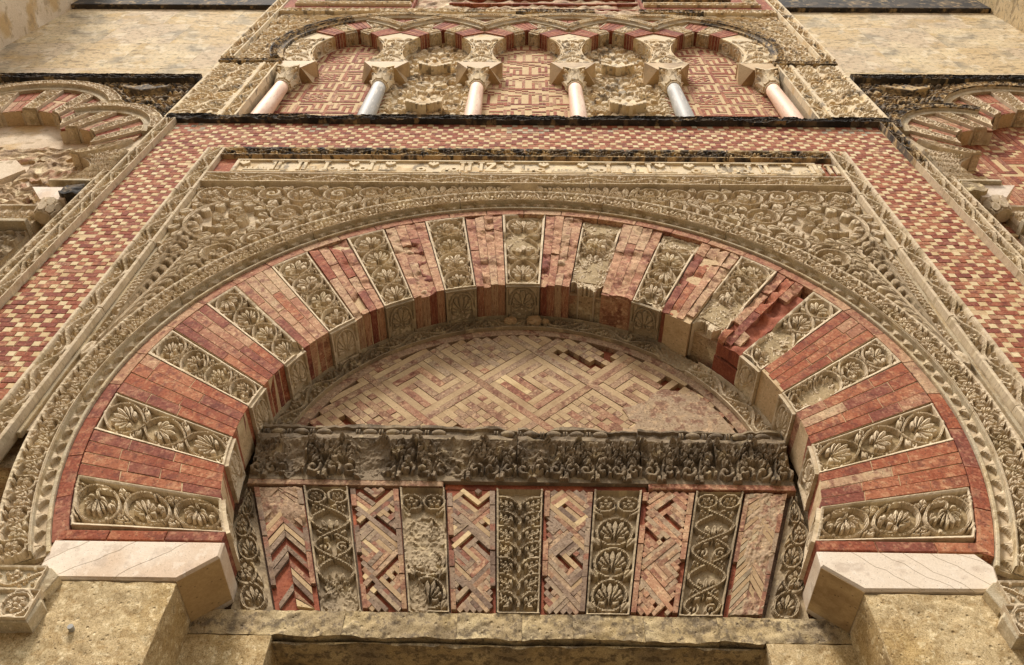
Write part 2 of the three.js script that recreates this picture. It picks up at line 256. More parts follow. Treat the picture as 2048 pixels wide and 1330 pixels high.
  cone(x, y, r, a) { // pine cone with rows of scales
    const ca = Math.cos(a), sa = Math.sin(a), P = (u, v) => [x + u * ca - v * sa, y + u * sa + v * ca];
    this.fill((c) => { c.moveTo(...P(-r, 0)); c.bezierCurveTo(...P(-r, r * 0.9), ...P(r * 0.4, r * 0.8), ...P(r * 1.2, 0)); c.bezierCurveTo(...P(r * 0.4, -r * 0.8), ...P(-r, -r * 0.9), ...P(-r, 0)); });
    for (let k = -2; k < 4; k++) this.line((c) => { c.moveTo(...P(k * r * 0.3 - r * 0.1, -r * 0.55)); c.quadraticCurveTo(...P(k * r * 0.3 + r * 0.22, 0), ...P(k * r * 0.3 - r * 0.1, r * 0.55)); }, r * 0.12);
  }
  ring(x, y, r, w) { this.stroke((c) => c.arc(x, y, r, 0, 2 * Math.PI), w); }
  frame(w) { const { W, H } = this; for (const c of [this.m]) { c.fillStyle = '#fff'; for (const q of [[0, 0, W, w], [0, H - w, W, w], [0, 0, w, H], [W - w, 0, w, H]]) c.fillRect(...q); } const g = this.g; g.fillStyle = '#000'; for (const q of [[0, 0, W, w], [0, H - w, W, w], [0, 0, w, H], [W - w, 0, w, H]]) g.fillRect(...q); }
  rails(w0, w1 = w0) { const { W, H, m, g } = this; for (const c of [m, g]) { c.fillStyle = c === m ? '#fff' : '#000'; c.fillRect(0, 0, W, w0); c.fillRect(0, H - w1, W, w1); } }
  // --- compositions (x runs along the length)
  chain(n, dir = 1, inner = 0, r0 = rnd) { // linked rings, a palmette in each, leaves in the corners
    const { W, H } = this, p = W / n, r = Math.min(p, H) / 2 * 0.92 - 0.005, w = 0.0125;
    for (let i = 0; i < n; i++) {
      const x = (i + 0.5) * p, y = H / 2, s = i % 2 ? 1 : -1;
      for (const t of [-1, 1]) { this.tear(x + p * 0.46, y + t * H * 0.16, t * 1.25, H * 0.26, H * 0.16); this.tear(x + p * 0.46, y + t * H * 0.2, t * 1.25 + 0.9, H * 0.15, H * 0.1); this.tear(x + p * 0.46, y + t * H * 0.2, t * 1.25 - 0.9, H * 0.15, H * 0.1); }
      this.stroke((c) => { c.moveTo(x - p * 0.5, y + s * r * 0.95); c.bezierCurveTo(x - p * 0.2, y + s * r, x - p * 0.2, y - s * r, x + p * 0.5, y - s * r * 0.95); }, w * 0.8);
      this.dot(x, y, r - 0.008);
      this.g.fillStyle = '#000'; this.g.beginPath(); this.g.arc(x, y, r - 0.008, 0, 7); this.g.fill();
      this.ring(x, y, r, w);
      const a = (dir > 0 ? 0 : Math.PI) + s * inner + (r0() - 0.5) * 0.3;
      this.roundel(x, y, r - w * 0.5, a, s, r0);
    }
  }
  roundel(x, y, r, a, s, r0) { // what curls inside a ring: one of four leaves on a stem
    const t = r0(), ca = Math.cos(a), sa = Math.sin(a), P = (u, v) => [x + (u * ca - v * sa * s) * r, y + (u * sa + v * ca * s) * r];
    this.stroke((c) => { c.moveTo(...P(-0.98, 0.1)); c.bezierCurveTo(...P(-0.75, -0.55), ...P(-0.45, -0.5), ...P(-0.35, -0.1)); }, r * 0.13, { cut: 0.004 });
    if (t < 0.36) { this.palmette(...P(0.08, 0), r * 0.5, a, 5); for (const k of [-1, 1]) { this.tear(...P(-0.55, k * 0.55), a + k * s * 1.0, r * 0.42, r * 0.2); this.tear(...P(-0.2, k * 0.78), a - k * s * 0.1, r * 0.5, r * 0.2); } }
    else if (t < 0.6) { for (const [u, v, b, l] of [[-0.3, 0, 0.95, 0.95], [-0.25, 0, 0.3, 1.05], [-0.25, 0, -0.4, 0.95], [-0.3, 0, -1.15, 0.75], [-0.3, 0, 1.7, 0.7]]) this.lobe(...P(u, v), a + s * b, r * l, r * 0.42, 0.004, s * b * r * 0.2); this.spiral(...P(0.15, -0.55), r * 0.2, a, s, r * 0.14, 0.9); this.spiral(...P(-0.35, 0.6), r * 0.2, a, -s, r * 0.14, 0.9); }
    else if (t < 0.82) { this.palmette(...P(0.05, -0.08), r * 0.54, a + s * 0.35, 7); this.spiral(...P(-0.3, 0.66), r * 0.17, a, -s, r * 0.11, 0.9); this.tear(...P(-0.6, 0.35), a + s * 1.2, r * 0.4, r * 0.18); this.tear(...P(0.3, 0.75), a + s * 0.3, r * 0.35, r * 0.16); }
    else { for (const k of [-1, 1]) { this.stroke((c) => { c.moveTo(...P(-0.3, 0)); c.bezierCurveTo(...P(0.1, k * 0.1), ...P(0.2, k * 0.65), ...P(-0.2, k * 0.68)); }, r * 0.15, { cut: 0.004 }); this.lobe(...P(0.05, k * 0.2), a + s * k * 0.75, r * 0.62, r * 0.36); this.tear(...P(-0.4, k * 0.5), a + Math.PI - s * k * 0.8, r * 0.4, r * 0.26); } this.cone(...P(0.25, 0), r * 0.24, a); }
  }
  hearts(n, dir = 1, r0 = rnd) { // two strands crossing, palmette in every second loop
    const { W, H } = this, p = W / n, A = H * 0.4, w = 0.012;
    for (let i = 0; i < n; i++) {
      const x = (i + 0.5) * p, y = H / 2, a = dir > 0 ? 0 : Math.PI;
      for (const t of [-1, 1]) { this.tear(i * p + p * 0.02, y + t * H * 0.1, t * 1.35, H * 0.32, H * 0.17); this.spiral(i * p + p * 0.14, y + t * H * 0.37, H * 0.075, -t * 1.5, t, 0.009, 1); }
      if (i % 2 === 0) this.palmette(x, y, Math.min(p * 0.36, A * 0.74), a, 7);
      else { this.palmette(x, y, Math.min(p * 0.34, A * 0.66), a + Math.PI * (r0() < 0.4 ? 1 : 0), 5); }
    }
    for (const s of [1, -1]) for (let i = 0; i < n; i++) {
      const d = (c) => { for (let k = 0; k <= 16; k++) { const t = k / 16, x = (i + t) * p, y = H / 2 + s * (i % 2 ? -1 : 1) * A * Math.pow(Math.sin(Math.PI * t), 0.7); c[k ? 'lineTo' : 'moveTo'](x, y); } };
      this.stroke(d, w);
    }
  }
  rinceau(p, o = {}) { // running vine: wave stem, scroll and leaf by turns
    const { W, H } = this, n = Math.max(2, Math.round(W / p)), q = W / n, A = (o.amp ?? 0.27) * H, w = o.w ?? 0.014, m = o.mid ?? H / 2;
    const wave = (x) => m + A * Math.cos((x / q) * Math.PI);
    for (let i = 0; i <= n; i++) { // each bay hangs below a crest or stands in a trough
      const x = i * q, s = i % 2 ? 1 : -1, cy = m + s * A * 0.18, k = H * 0.27;
      for (const t of [-1, 1]) { this.tear(x + t * q * 0.42, m - s * H * 0.05, s * 1.57 - t * s * 0.35, H * 0.34, H * 0.17, 0.003); this.tear(x + t * q * 0.3, m - s * H * 0.34, -s * 0.3 + (t < 0 ? Math.PI : 0), H * 0.22, H * 0.13, 0.003); }
      if (o.leafOnly || i % 2) { this.vine(x, cy + s * k * 0.15, k * 1.15, s * 1.57 + 0.25); this.tear(x - q * 0.26, cy + s * k * 0.2, s * 1.2, k * 0.75, k * 0.5, 0.003); this.tear(x + q * 0.27, cy + s * k * 0.2, s * 1.9, k * 0.75, k * 0.5, 0.003); }
      else { this.fill((c) => c.arc(x, cy + s * k * 0.1, k * 0.3, 0, 7), 0.004); this.spiral(x, cy + s * k * 0.1, k * 0.78, s * 0.5, 1, k * 0.26, 1.05); this.tear(x - q * 0.3, cy + s * k * 0.25, s * 1.3, k * 0.7, k * 0.5, 0.003); this.tear(x + q * 0.3, cy + s * k * 0.25, s * 1.8, k * 0.7, k * 0.5, 0.003); }
    }
    this.stroke((c) => { for (let k = 0; k <= n * 14; k++) { const x = k * q / 14; c[k ? 'lineTo' : 'moveTo'](x, wave(x)); } }, w, { cut: 0.007 });
  }
  cells(p, o = {}) { // looped stem making one cell after another, leaf and bunch by turns
    const { W, H } = this, n = Math.max(2, Math.round(W / p)), q = W / n;
    for (let i = 0; i < n; i++) {
      const x = (i + 0.5) * q, u = i % 2 ? 1 : -1, a = u * Math.PI / 2, y = H * (0.5 - u * 0.06);
      if (i % 2) { for (const o2 of [-2, 2, -1.2, 1.2, -0.5, 0.5]) this.tear(x, y - u * H * 0.12, a + o2, H * 0.38, H * 0.2, 0.002); this.fill((c) => c.arc(x, y - u * H * 0.1, H * 0.07, 0, 7), 0.003); }
      else { for (const t of [-1, 1]) { this.tear(x + t * H * 0.05, y - u * H * 0.2, a - t * u * 0.8, H * 0.4, H * 0.18, 0.002); this.tear(x + t * H * 0.03, y, a - t * u * 0.9, H * 0.34, H * 0.16, 0.002); this.tear(x + t * H * 0.1, y - u * H * 0.26, a - t * u * 1.9, H * 0.26, H * 0.16, 0.002); } this.tear(x, y - u * H * 0.1, a, H * 0.42, H * 0.16, 0.002); }
    }
    for (let i = 0; i <= n; i++) {
      const x = i * q, s = i % 2 ? 1 : -1;
      this.stroke((c) => { c.moveTo(x - q * 0.5, H * (0.5 - s * 0.36)); c.bezierCurveTo(x - q * 0.1, H * (0.5 - s * 0.4), x - q * 0.02, H * (0.5 - s * 0.2), x, H * 0.5); c.bezierCurveTo(x + q * 0.02, H * (0.5 + s * 0.2), x + q * 0.1, H * (0.5 + s * 0.4), x + q * 0.5, H * (0.5 + s * 0.36)); }, Math.min(0.013, H * 0.1), { cut: 0.003 });
    }
  }
  leaflets(p) { // triangular leaves of the small cavetto
    const { W, H } = this, n = Math.round(W / p), q = W / n;
    for (let i = 0; i < n; i++) {
      const x = (i + 0.5) * q;
      this.fill((c) => { c.moveTo(x - q * 0.46, H * 0.98); c.quadraticCurveTo(x - q * 0.1, H * 0.7, x, H * 0.1); c.quadraticCurveTo(x + q * 0.1, H * 0.7, x + q * 0.46, H * 0.98); c.closePath(); }, 0.003);
      this.line((c) => { c.moveTo(x, H * 0.9); c.lineTo(x, H * 0.3); }, 0.004);
    }
  }
  arabesque(scale, seed, o = {}) { // dense all-over foliage: spirals, palmettes, fruit and leaves on branching stems
    const { W, H } = this, r = rng(seed), nx = Math.max(1, Math.round(W / scale)), ny = Math.max(1, Math.round(H / (scale * (o.asp || 0.9)))), qx = W / nx, qy = H / ny, sy = o.mirror;
    const pts = [];
    for (let j = 0; j < ny; j++) for (let i = 0; i < nx; i++) pts.push([(i + 0.5 + (j % 2 ? 0.12 : -0.12)) * qx + (r() - 0.5) * qx * 0.12, (j + 0.5) * qy + (r() - 0.5) * qy * 0.1, i, j]);
    const k = Math.min(qx, qy) * 0.5;
    for (const [x, y, i, j] of pts) { // stems to the neighbours
      const s = (i + j) % 2 ? 1 : -1;
      this.stroke((c) => { c.moveTo(x - qx * 0.5, y + s * k * 0.7); c.bezierCurveTo(x - qx * 0.2, y + s * k * 1.1, x + qx * 0.2, y - s * k * 1.1, x + qx * 0.5, y - s * k * 0.7); }, o.w || k * 0.14, { cut: k * 0.05 });
      for (const t of [-1, 1]) { this.tear(x + qx * 0.5, y, t * 1.2 + (r() - 0.5), k * 0.8, k * 0.4, k * 0.03); this.tear(x, y + qy * 0.5 * t, r() * 6, k * 0.5, k * 0.3, k * 0.03); }
    }
    for (const [x, y, i, j] of pts) {
      const t = r(), a = (o.dir ?? Math.PI / 2) + (r() - 0.5) * 0.9, s = (i + j) % 2 ? 1 : -1;
      this.dot(x, y, k * 0.82);
      this.stroke((c) => c.arc(x, y, k * 0.8, a + Math.PI + s * 0.5, a + Math.PI + s * 5.6, s < 0), o.w || k * 0.14, { cut: k * 0.04 });
      if (t < 0.35) this.palmette(x, y, k * 0.5, a, 5); else if (t < 0.5) this.rosette(x, y, k * 0.55, 6); else if (t < 0.68) this.cone(x, y, k * 0.42, a); else if (t < 0.85) this.vine(x, y, k * 0.6, a); else this.spiral(x, y, k * 0.55, a, s, k * 0.18, 1.4);
    }
  }
  field(bev = 0.008, soft = 0.5) { // outline -> distance -> rounded relief, 0..1
    const { nx, ny, res } = this, a = this.m.getImageData(0, 0, nx, ny).data, b = this.g.getImageData(0, 0, nx, ny).data, N = nx * ny, D = new Float32Array(N), INF = 1e9;
    for (let i = 0; i < N; i++) D[i] = a[i * 4] > 127 ? INF : 0;
    const f = new Float32Array(Math.max(nx, ny)), v = new Int32Array(f.length), z = new Float32Array(f.length + 1), pass = (o, st, n) => {
      for (let i = 0; i < n; i++) f[i] = D[o + i * st];
      let k = 0; v[0] = 0; z[0] = -INF; z[1] = INF;
      for (let q = 1; q < n; q++) { let s; do { const p = v[k]; s = ((f[q] + q * q) - (f[p] + p * p)) / (2 * q - 2 * p); } while (s <= z[k] && --k > -1); k++; v[k] = q; z[k] = s; z[k + 1] = INF; }
      k = 0; for (let q = 0; q < n; q++) { while (z[k + 1] < q) k++; D[o + q * st] = (q - v[k]) ** 2 + f[v[k]]; }
    };
    for (let x = 0; x < nx; x++) pass(x, nx, ny);
    for (let y = 0; y < ny; y++) pass(y * nx, 1, nx);
    const h = new Float32Array(N);
    const edge = Math.min(0.0045, bev * 0.75);
    for (let i = 0; i < N; i++) { // flat worn tops, steep sides, shallow veins
      const d = Math.sqrt(Math.min(D[i], 1e8)) / res, e = Math.min(1, d / edge), w = Math.min(1, d / (bev * 3));
      h[i] = D[i] > 0 ? (0.9 - 0.12 * soft) * Math.sqrt(1 - (1 - e) * (1 - e)) + (0.1 + 0.12 * soft) * w - 0.2 * (b[i * 4] / 255) : 0;
    }
    return { h, nx, ny, W: this.W, H: this.H };
  }
}
const ornament = (W, H, res, draw, bev, soft, ck) => { const p = new Pen(W, H, res, ck); draw(p); return p.field(bev, soft); };
function sampleF(F, u, v) { const x = clamp(u) * (F.nx - 1), y = clamp(1 - v) * (F.ny - 1), i = Math.min(F.nx - 2, Math.floor(x)), j = Math.min(F.ny - 2, Math.floor(y)), a = x - i, b = y - j, o = j * F.nx + i, h = F.h; return lerp(lerp(h[o], h[o + 1], a), lerp(h[o + F.nx], h[o + F.nx + 1], a), b); }
// relief sheet over (u,v) in 0..1; map(u,v,height) -> [x,y,z]; skirt closes the sides down to height -back
function relief(F, map, o) {
  const { nx, ny, depth = 0.03, back = 0.02, noise = 0.0015, seed = 1, samp, dmg, uvs = [F.W, F.H], off = hash(seed, 5, 5) * 5, nf: nfreq = 60 } = o, pos = [], uv = [], idx = [];
  const hgt = (u, v) => {
    const [a, b] = samp ? samp(u, v) : [u, v];
    let h = sampleF(F, a, b) * depth;
    const X = u * uvs[0], Y = v * uvs[1], xr = X * 0.83 - Y * 0.56, yr = X * 0.56 + Y * 0.83, n1 = vnoise(xr * nfreq, yr * nfreq, seed), n2 = fbm(xr * 7, yr * 7, seed + 3, 3);
    h += (n1 - 0.5) * 2 * noise + (n2 - 0.5) * 2 * noise;
    if (dmg) { const d = dmg(u, v); if (d > 0) { const r = depth * (0.05 + 0.6 * fbm(xr * 14, yr * 14, seed + 8, 4)) + (vnoise(xr * 70, yr * 70, seed) - 0.5) * 0.012 - 0.014 * d; h = lerp(h, Math.min(h, r), sstep(0, 0.35, d)); } }
    return h;
  };
  for (let j = 0; j <= ny; j++) for (let i = 0; i <= nx; i++) { const u = i / nx, v = j / ny; pos.push(...map(u, v, hgt(u, v))); uv.push(u * uvs[0] / T + off, v * uvs[1] / T + off * 0.37); }
  const w = nx + 1, m0 = map(0.5, 0.5, 0), m1 = map(0.5, 0.5, 0.1), mu = map(0.51, 0.5, 0), mv = map(0.5, 0.51, 0);
  const A = new THREE.Vector3(...mu).sub(new THREE.Vector3(...m0)), B = new THREE.Vector3(...mv).sub(new THREE.Vector3(...m0)), C = new THREE.Vector3(...m1).sub(new THREE.Vector3(...m0));
  const flip = A.cross(B).dot(C) < 0, tri = (a, b, c) => flip ? idx.push(a, c, b) : idx.push(a, b, c);
  for (let j = 0; j < ny; j++) for (let i = 0; i < nx; i++) { const a = j * w + i; tri(a, a + 1, a + w + 1); tri(a, a + w + 1, a + w); }
  if (back > 0) { // separate skirt vertices keep the edge crisp
    const ring = []; for (let i = 0; i <= nx; i++) ring.push([i, 0]); for (let j = 1; j <= ny; j++) ring.push([nx, j]); for (let i = nx - 1; i >= 0; i--) ring.push([i, ny]); for (let j = ny - 1; j >= 0; j--) ring.push([0, j]);
    let prev = -1, plast = null;
    for (const [i, j] of ring) {
      const u = i / nx, v = j / ny, b = pos.length / 3, a = (j * w + i) * 3, d = map(u, v, -back);
      pos.push(pos[a], pos[a + 1], pos[a + 2], ...d);
      const l = (u + v) * Math.max(uvs[0], uvs[1]) / T; uv.push(l, off, l, off + back / T);
      if (prev >= 0) { tri(prev, prev + 1, b + 1); tri(prev, b + 1, b); } prev = b;
    }
  }
  return setGeo(pos, idx, uv);
}
// straight strip from A along direction e (unit) of length L, width along f, facing +z at z
const flatMap = (x, y, ex, ey, L, fx, fy, Wd, z) => (u, v, h) => [x + ex * L * u + fx * Wd * v, y + ey * L * u + fy * Wd * v, z + h];
const arcMap = (cx, cy, r0, r1, a0, a1, z) => (u, v, h) => { const a = lerp(a0, a1, u), r = lerp(r0, r1, v); return [cx + r * Math.cos(a), cy + r * Math.sin(a), z + h]; };
// ---------------------------------------------------------------- ground and wall core
topMesh('street_pavement', box(-60, 60, -0.3, 0, -3, 70, 0), M.paving, 'worn grey stone street in front of the portal', 'pavement', null, 'structure');
const YI = 4.295, CI = [0, 5.1], RI = 1.645, CE = [0, 5.37], RE = 2.475, DEG = Math.PI / 180, ZB = -0.31;
const core = thing('facade_wall', 'rough masonry wall that carries the carved portal', 'wall');
{ // slabs behind the carved facing; the doorway stays open
  const g = [box(-9, 9, 9.9, 16.2, -1.6, -0.24), box(-9, -1.7, 0, 9.9, -1.6, -0.42), box(1.7, 9, 0, 9.9, -1.6, -0.42), box(-1.7, 1.7, 4.6, 9.9, -1.6, -0.42)];
  part('masonry_core', mergeGeometries(g), M.rubble, core);
  const archLine = circlePts(CI[0], CI[1], RI + 0.05, -22 * DEG, 202 * DEG, 60);
  part('spandrel_masonry', prism([[1.7, 4.9], ...[[3.9, 4.9], [3.9, 9.9], [-3.9, 9.9], [-3.9, 4.9]], [-1.7, 4.9], ...circlePts(0, 5.1, RI + 0.06, 187 * DEG, -7 * DEG, 60)], -0.42, -0.11), M.rubble, core);
}
// ---------------------------------------------------------------- piers and imposts
function pier(s) {
  const o = thing('stone_pier', s < 0 ? 'ochre stained stone pier under the left marble impost, small bolt in its face' : 'paler ochre stone pier under the right marble impost, pitted and sandy', 'pier');
  const nx = 60, ny = 90, F = { h: new Float32Array(4), nx: 2, ny: 2, W: 1.9, H: 2.6 };
  part('front_face', relief(F, (u, v, h) => [s * (1.61 + 2.4 * u), 1.55 + 2.5 * v, h], { nx: 120, ny: 140, depth: 0, noise: 0.005, back: 0.3, seed: 5 + s, uvs: [2.4, 2.5], nf: 25 }), M.wall, o);
  part('inner_reveal', relief(F, (u, v, h) => [s * (1.608 - h), 0.4 + 3.62 * v, -0.002 - 0.45 * u], { nx: 14, ny: 60, depth: 0, noise: 0.003, back: 0.02, seed: 8 + s, uvs: [0.45, 3.6], nf: 25 }), M.wall, o);
  part('lower_face', relief(F, (u, v, h) => [s * (1.61 + 2.4 * u), 0.0 + 1.545 * v, h], { nx: 30, ny: 30, depth: 0, noise: 0.004, back: 0.3, seed: 15 + s, uvs: [2.4, 1.5] }), M.wall, o);
  if (s < 0) { const b = new THREE.CylinderGeometry(0.013, 0.013, 0.03, 14); b.rotateX(Math.PI / 2); b.translate(-1.985, 3.79, 0.012); part('bolt', boxUV(b), M.colGrey, o); }
}
pier(-1); pier(1);
function impostBlock(s) {
  const X = (x) => s * x, prof = [[2.292, 4.06], [1.612, 4.062], [1.45, 4.2], [1.455, 4.292], [2.3, 4.292]].map(([x, y]) => [X(x), y]);
  const o = thing('impost_block', s < 0 ? 'cream veined marble impost with chamfered corner under the left springing' : 'cream marble impost with broken outer end and dark veins under the right springing', 'impost');
  if (s > 0) prof[0] = [2.25, 4.07], prof.splice(4, 1, [2.22, 4.29], [2.28, 4.21]);
  part('marble_block', prism(prof, ZB - 0.05, 0.012, 3 + s, [], 0.011), M.marble, o);
  // a thin browner sheet lies over the undercut slope
  const a = [X(1.614), 4.058], b = [X(1.452), 4.196], nx = s * -0.0018, ny = -0.0018;
  part('slope_sheet', hexa([[a[0] + nx, a[1] + ny, 0.0], [b[0] + nx, b[1] + ny, 0.0], [b[0], b[1], 0.0], [a[0], a[1], 0.0], [a[0] + nx, a[1] + ny, ZB], [b[0] + nx, b[1] + ny, ZB], [b[0], b[1], ZB], [a[0], a[1], ZB]]), M.marbleBrown, o, 'browner sheet on the sloped underside of the impost');
  // veins are real hairline inlays
  for (let k = 0; k < 5; k++) {
    const r = rng(40 + k + s * 9), g = []; let x = 1.6 + k * 0.13 + r() * 0.05, y = 4.285;
    for (let i = 0; i < 9 && y > 4.085; i++) { const x1 = x + 0.02 + r() * 0.03, y1 = y - 0.018 - r() * 0.02, w = 0.0008; g.push(hexa([[X(x) - w, y, 0.0128], [X(x) + w, y, 0.0128], [X(x1) + w, y1, 0.0128], [X(x1) - w, y1, 0.0128], [X(x) - w, y, 0.01], [X(x) + w, y, 0.01], [X(x1) + w, y1, 0.01], [X(x1) - w, y1, 0.01]])); x = x1; y = y1; }
    if (k % 2 === 0 || s > 0) part('vein', mergeGeometries(g), M.grey, o);
  }
}
impostBlock(-1); impostBlock(1);

// ---------------------------------------------------------------- the great horseshoe arch
const ray = (th, c, r) => { // from the impost centre at angle th to a circle
  const dx = Math.cos(th), dy = Math.sin(th), oy = YI - c[1], b = dy * oy, q = Math.sqrt(b * b - (oy * oy - r * r)), t = -b + q; return [dx * t, YI + dy * t];
};
const vpt = (th, s) => { const a = ray(th, CI, RI), b = ray(th, CE, RE); return [lerp(a[0], b[0], s), lerp(a[1], b[1], s)]; };
const CARVED = [[2.6, 10.6], [18.4, 24.9], [32.5, 37.6], [43.7, 48.5], [54.3, 59.7], [65.5, 70.8], [76.5, 81.9], [87.1, 92.9]];
const arch = thing('horseshoe_arch', 'great horseshoe arch of alternating carved stone and red brick voussoirs over the door', 'arch');
const carvedList = []; // angle from the right-hand horizontal
CARVED.forEach(([a, b], k) => { carvedList.push([180 - a, 180 - b, k, -1]); if (k < 7) carvedList.push([a, b, k, 1]); });
const designs = {
  chain3: (W, H, d, r) => ornament(W, H, 460, (p) => { p.chain(3, d, 0.9, r); p.frame(0.019); }, 0.005, 0.5),
  chain4: (W, H, d, r) => ornament(W, H, 460, (p) => { p.chain(4, d, 0.2, r); p.frame(0.019); }, 0.005, 0.5),
  hearts: (W, H, d, r) => ornament(W, H, 460, (p) => { p.hearts(3, d, r); p.frame(0.019); }, 0.005, 0.5),
  hearts4: (W, H, d, r) => ornament(W, H, 460, (p) => { p.hearts(4, d, r); p.frame(0.019); }, 0.005, 0.5),
};
// which part of a voussoir is broken off, 0..1 (u from inner to outer end, v across)
const spot = (u, v, cu, cv, ru, rv, s = 0) => 1 - Math.hypot((u - cu) / ru, (v - cv) / rv) + (fbm(u * 6 + s, v * 3, 91, 3) - 0.5) * 0.9;
const DMG = {
  '-1:7': (u, v) => Math.max(spot(u, v, 0.6, 0.35, 0.17, 0.5, 2), spot(u, v, 0.97, 0.6, 0.08, 0.5, 2)),
  '1:6': (u, v) => Math.max(spot(u, v, 0.08, 0.5, 0.36, 0.9), spot(u, v, 0.98, 0.5, 0.22, 0.9, 5), spot(u, v, 0.4, 0.0, 0.3, 0.3, 7)),
  '1:5': (u, v) => Math.max(spot(u, v, 0.95, 0.55, 0.2, 0.8, 3), spot(u, v, 0.0, 0.2, 0.12, 0.5, 3)),
  '1:4': (u, v) => Math.max(spot(u, v, 0.02, 0.5, 0.48, 1.1, 4)),
  '1:3': (u, v) => Math.max(spot(u, v, 0.33, 0.6, 0.2, 0.62, 6), spot(u, v, 0.2, 0.1, 0.16, 0.4, 1)),
  '1:2': (u, v) => Math.max(spot(u, v, 0.28, 0.35, 0.24, 0.38, 1)),
  '-1:3': (u, v) => spot(u, v, 0.05, 0.8, 0.06, 0.3, 1),
};
const wedgeMap = (a0, a1, z0 = 0, ero = 0) => (u, v, h) => { const e = ero ? ero * sstep(0.25, 0.75, fbm(v * 3 + ero * 90, a0, 41, 4)) : 0, [x, y] = vpt(lerp(a0, a1, v) * DEG, lerp(e, 1, u)); return [x, y, z0 + h]; };
const soffitMap = (a0, a1) => (u, v, h) => { const [x, y] = ray(lerp(a0, a1, u) * DEG, CI, RI), n = Math.hypot(x - CI[0], y - CI[1]); return [x - (x - CI[0]) / n * h, y - (y - CI[1]) / n * h, lerp(ZB + 0.005, -0.012, v)]; };
const archLabels = ['three scroll rings with palmettes', 'crossed strands with a large palmette', 'four linked rings', 'heart scrolls', 'four ring palmettes', 'slender heart scrolls', 'stacked palmette rings', 'crown interlace'];
for (const [a0, a1, k, side] of carvedList) {
  const A = vpt(a0 * DEG, 0), B = vpt(a0 * DEG, 1), W = Math.hypot(A[0] - B[0], A[1] - B[1]), C = vpt(a1 * DEG, 0.5), D = vpt(a0 * DEG, 0.5), H = Math.hypot(C[0] - D[0], C[1] - D[1]);
  const r = rng(100 + k * 7 + side), kind = k === 0 ? 'chain3' : k === 7 || k === 1 ? 'hearts' : k === 3 || k === 5 ? 'hearts4' : 'chain4';
  const ero = side > 0 && k > 2 && k < 7 ? [0, 0, 0, 0.04, 0.13, 0.07, 0.12][k] : 0, F = designs[kind](W, H, 1, r), eaten = DMG[side + ':' + k];
  const v = part('carved_voussoir', relief(F, wedgeMap(a0, a1, -0.046, ero), { nx: Math.round(W / 0.0038), ny: Math.round(H / 0.004), depth: 0.048, noise: 0.001, back: 0.265, seed: 200 + k * 3 + side, dmg: eaten, uvs: [W, H] }), M.stone, arch, eaten ? 'carved stone voussoir with its relief partly broken away' : undefined);
  { const g = (u, w, z) => { const [x, y] = vpt(lerp(a0, a1, w) * DEG, u); return [x, y, z]; }, z1 = -0.0395; part('recess_ground', hexa([g(0.02 + ero, 0.06, z1), g(0.98, 0.06, z1), g(0.98, 0.94, z1), g(0.02 + ero, 0.94, z1), g(0.02 + ero, 0.06, z1 - 0.02), g(0.98, 0.06, z1 - 0.02), g(0.98, 0.94, z1 - 0.02), g(0.02 + ero, 0.94, z1 - 0.02)]), M.ground, v, 'brown dusty ground between the carved stems'); }
  if (ero > 0.1) continue;
  const sF = ornament(0.24, 0.29, 300, (p) => { if (k % 2) { p.spiral(0.075, 0.11, 0.05, 0, 1, 0.014); p.spiral(0.165, 0.11, 0.05, Math.PI, -1, 0.014); p.palmette(0.12, 0.17, 0.075, Math.PI / 2, 5); } else { p.palmette(0.12, 0.15, 0.09, Math.PI / 2, 7); } p.stroke((c) => { c.moveTo(0.03, 0.03); c.bezierCurveTo(0.02, 0.2, 0.05, 0.26, 0.12, 0.26); c.bezierCurveTo(0.19, 0.26, 0.22, 0.2, 0.21, 0.03); }, 0.012); p.frame(0.02); }, 0.007);
  part('carved_soffit', relief(sF, soffitMap(a0, a1), { nx: 48, ny: 54, depth: 0.02, back: 0.004, seed: 300 + k + side, uvs: [0.24, 0.29], dmg: side > 0 && k > 2 && k < 7 ? (u, w) => 0.5 - w + (fbm(u * 3, w * 3, k, 3) - 0.5) * 1.6 : null }), k > 4 ? M.grey : M.stone, v);
}
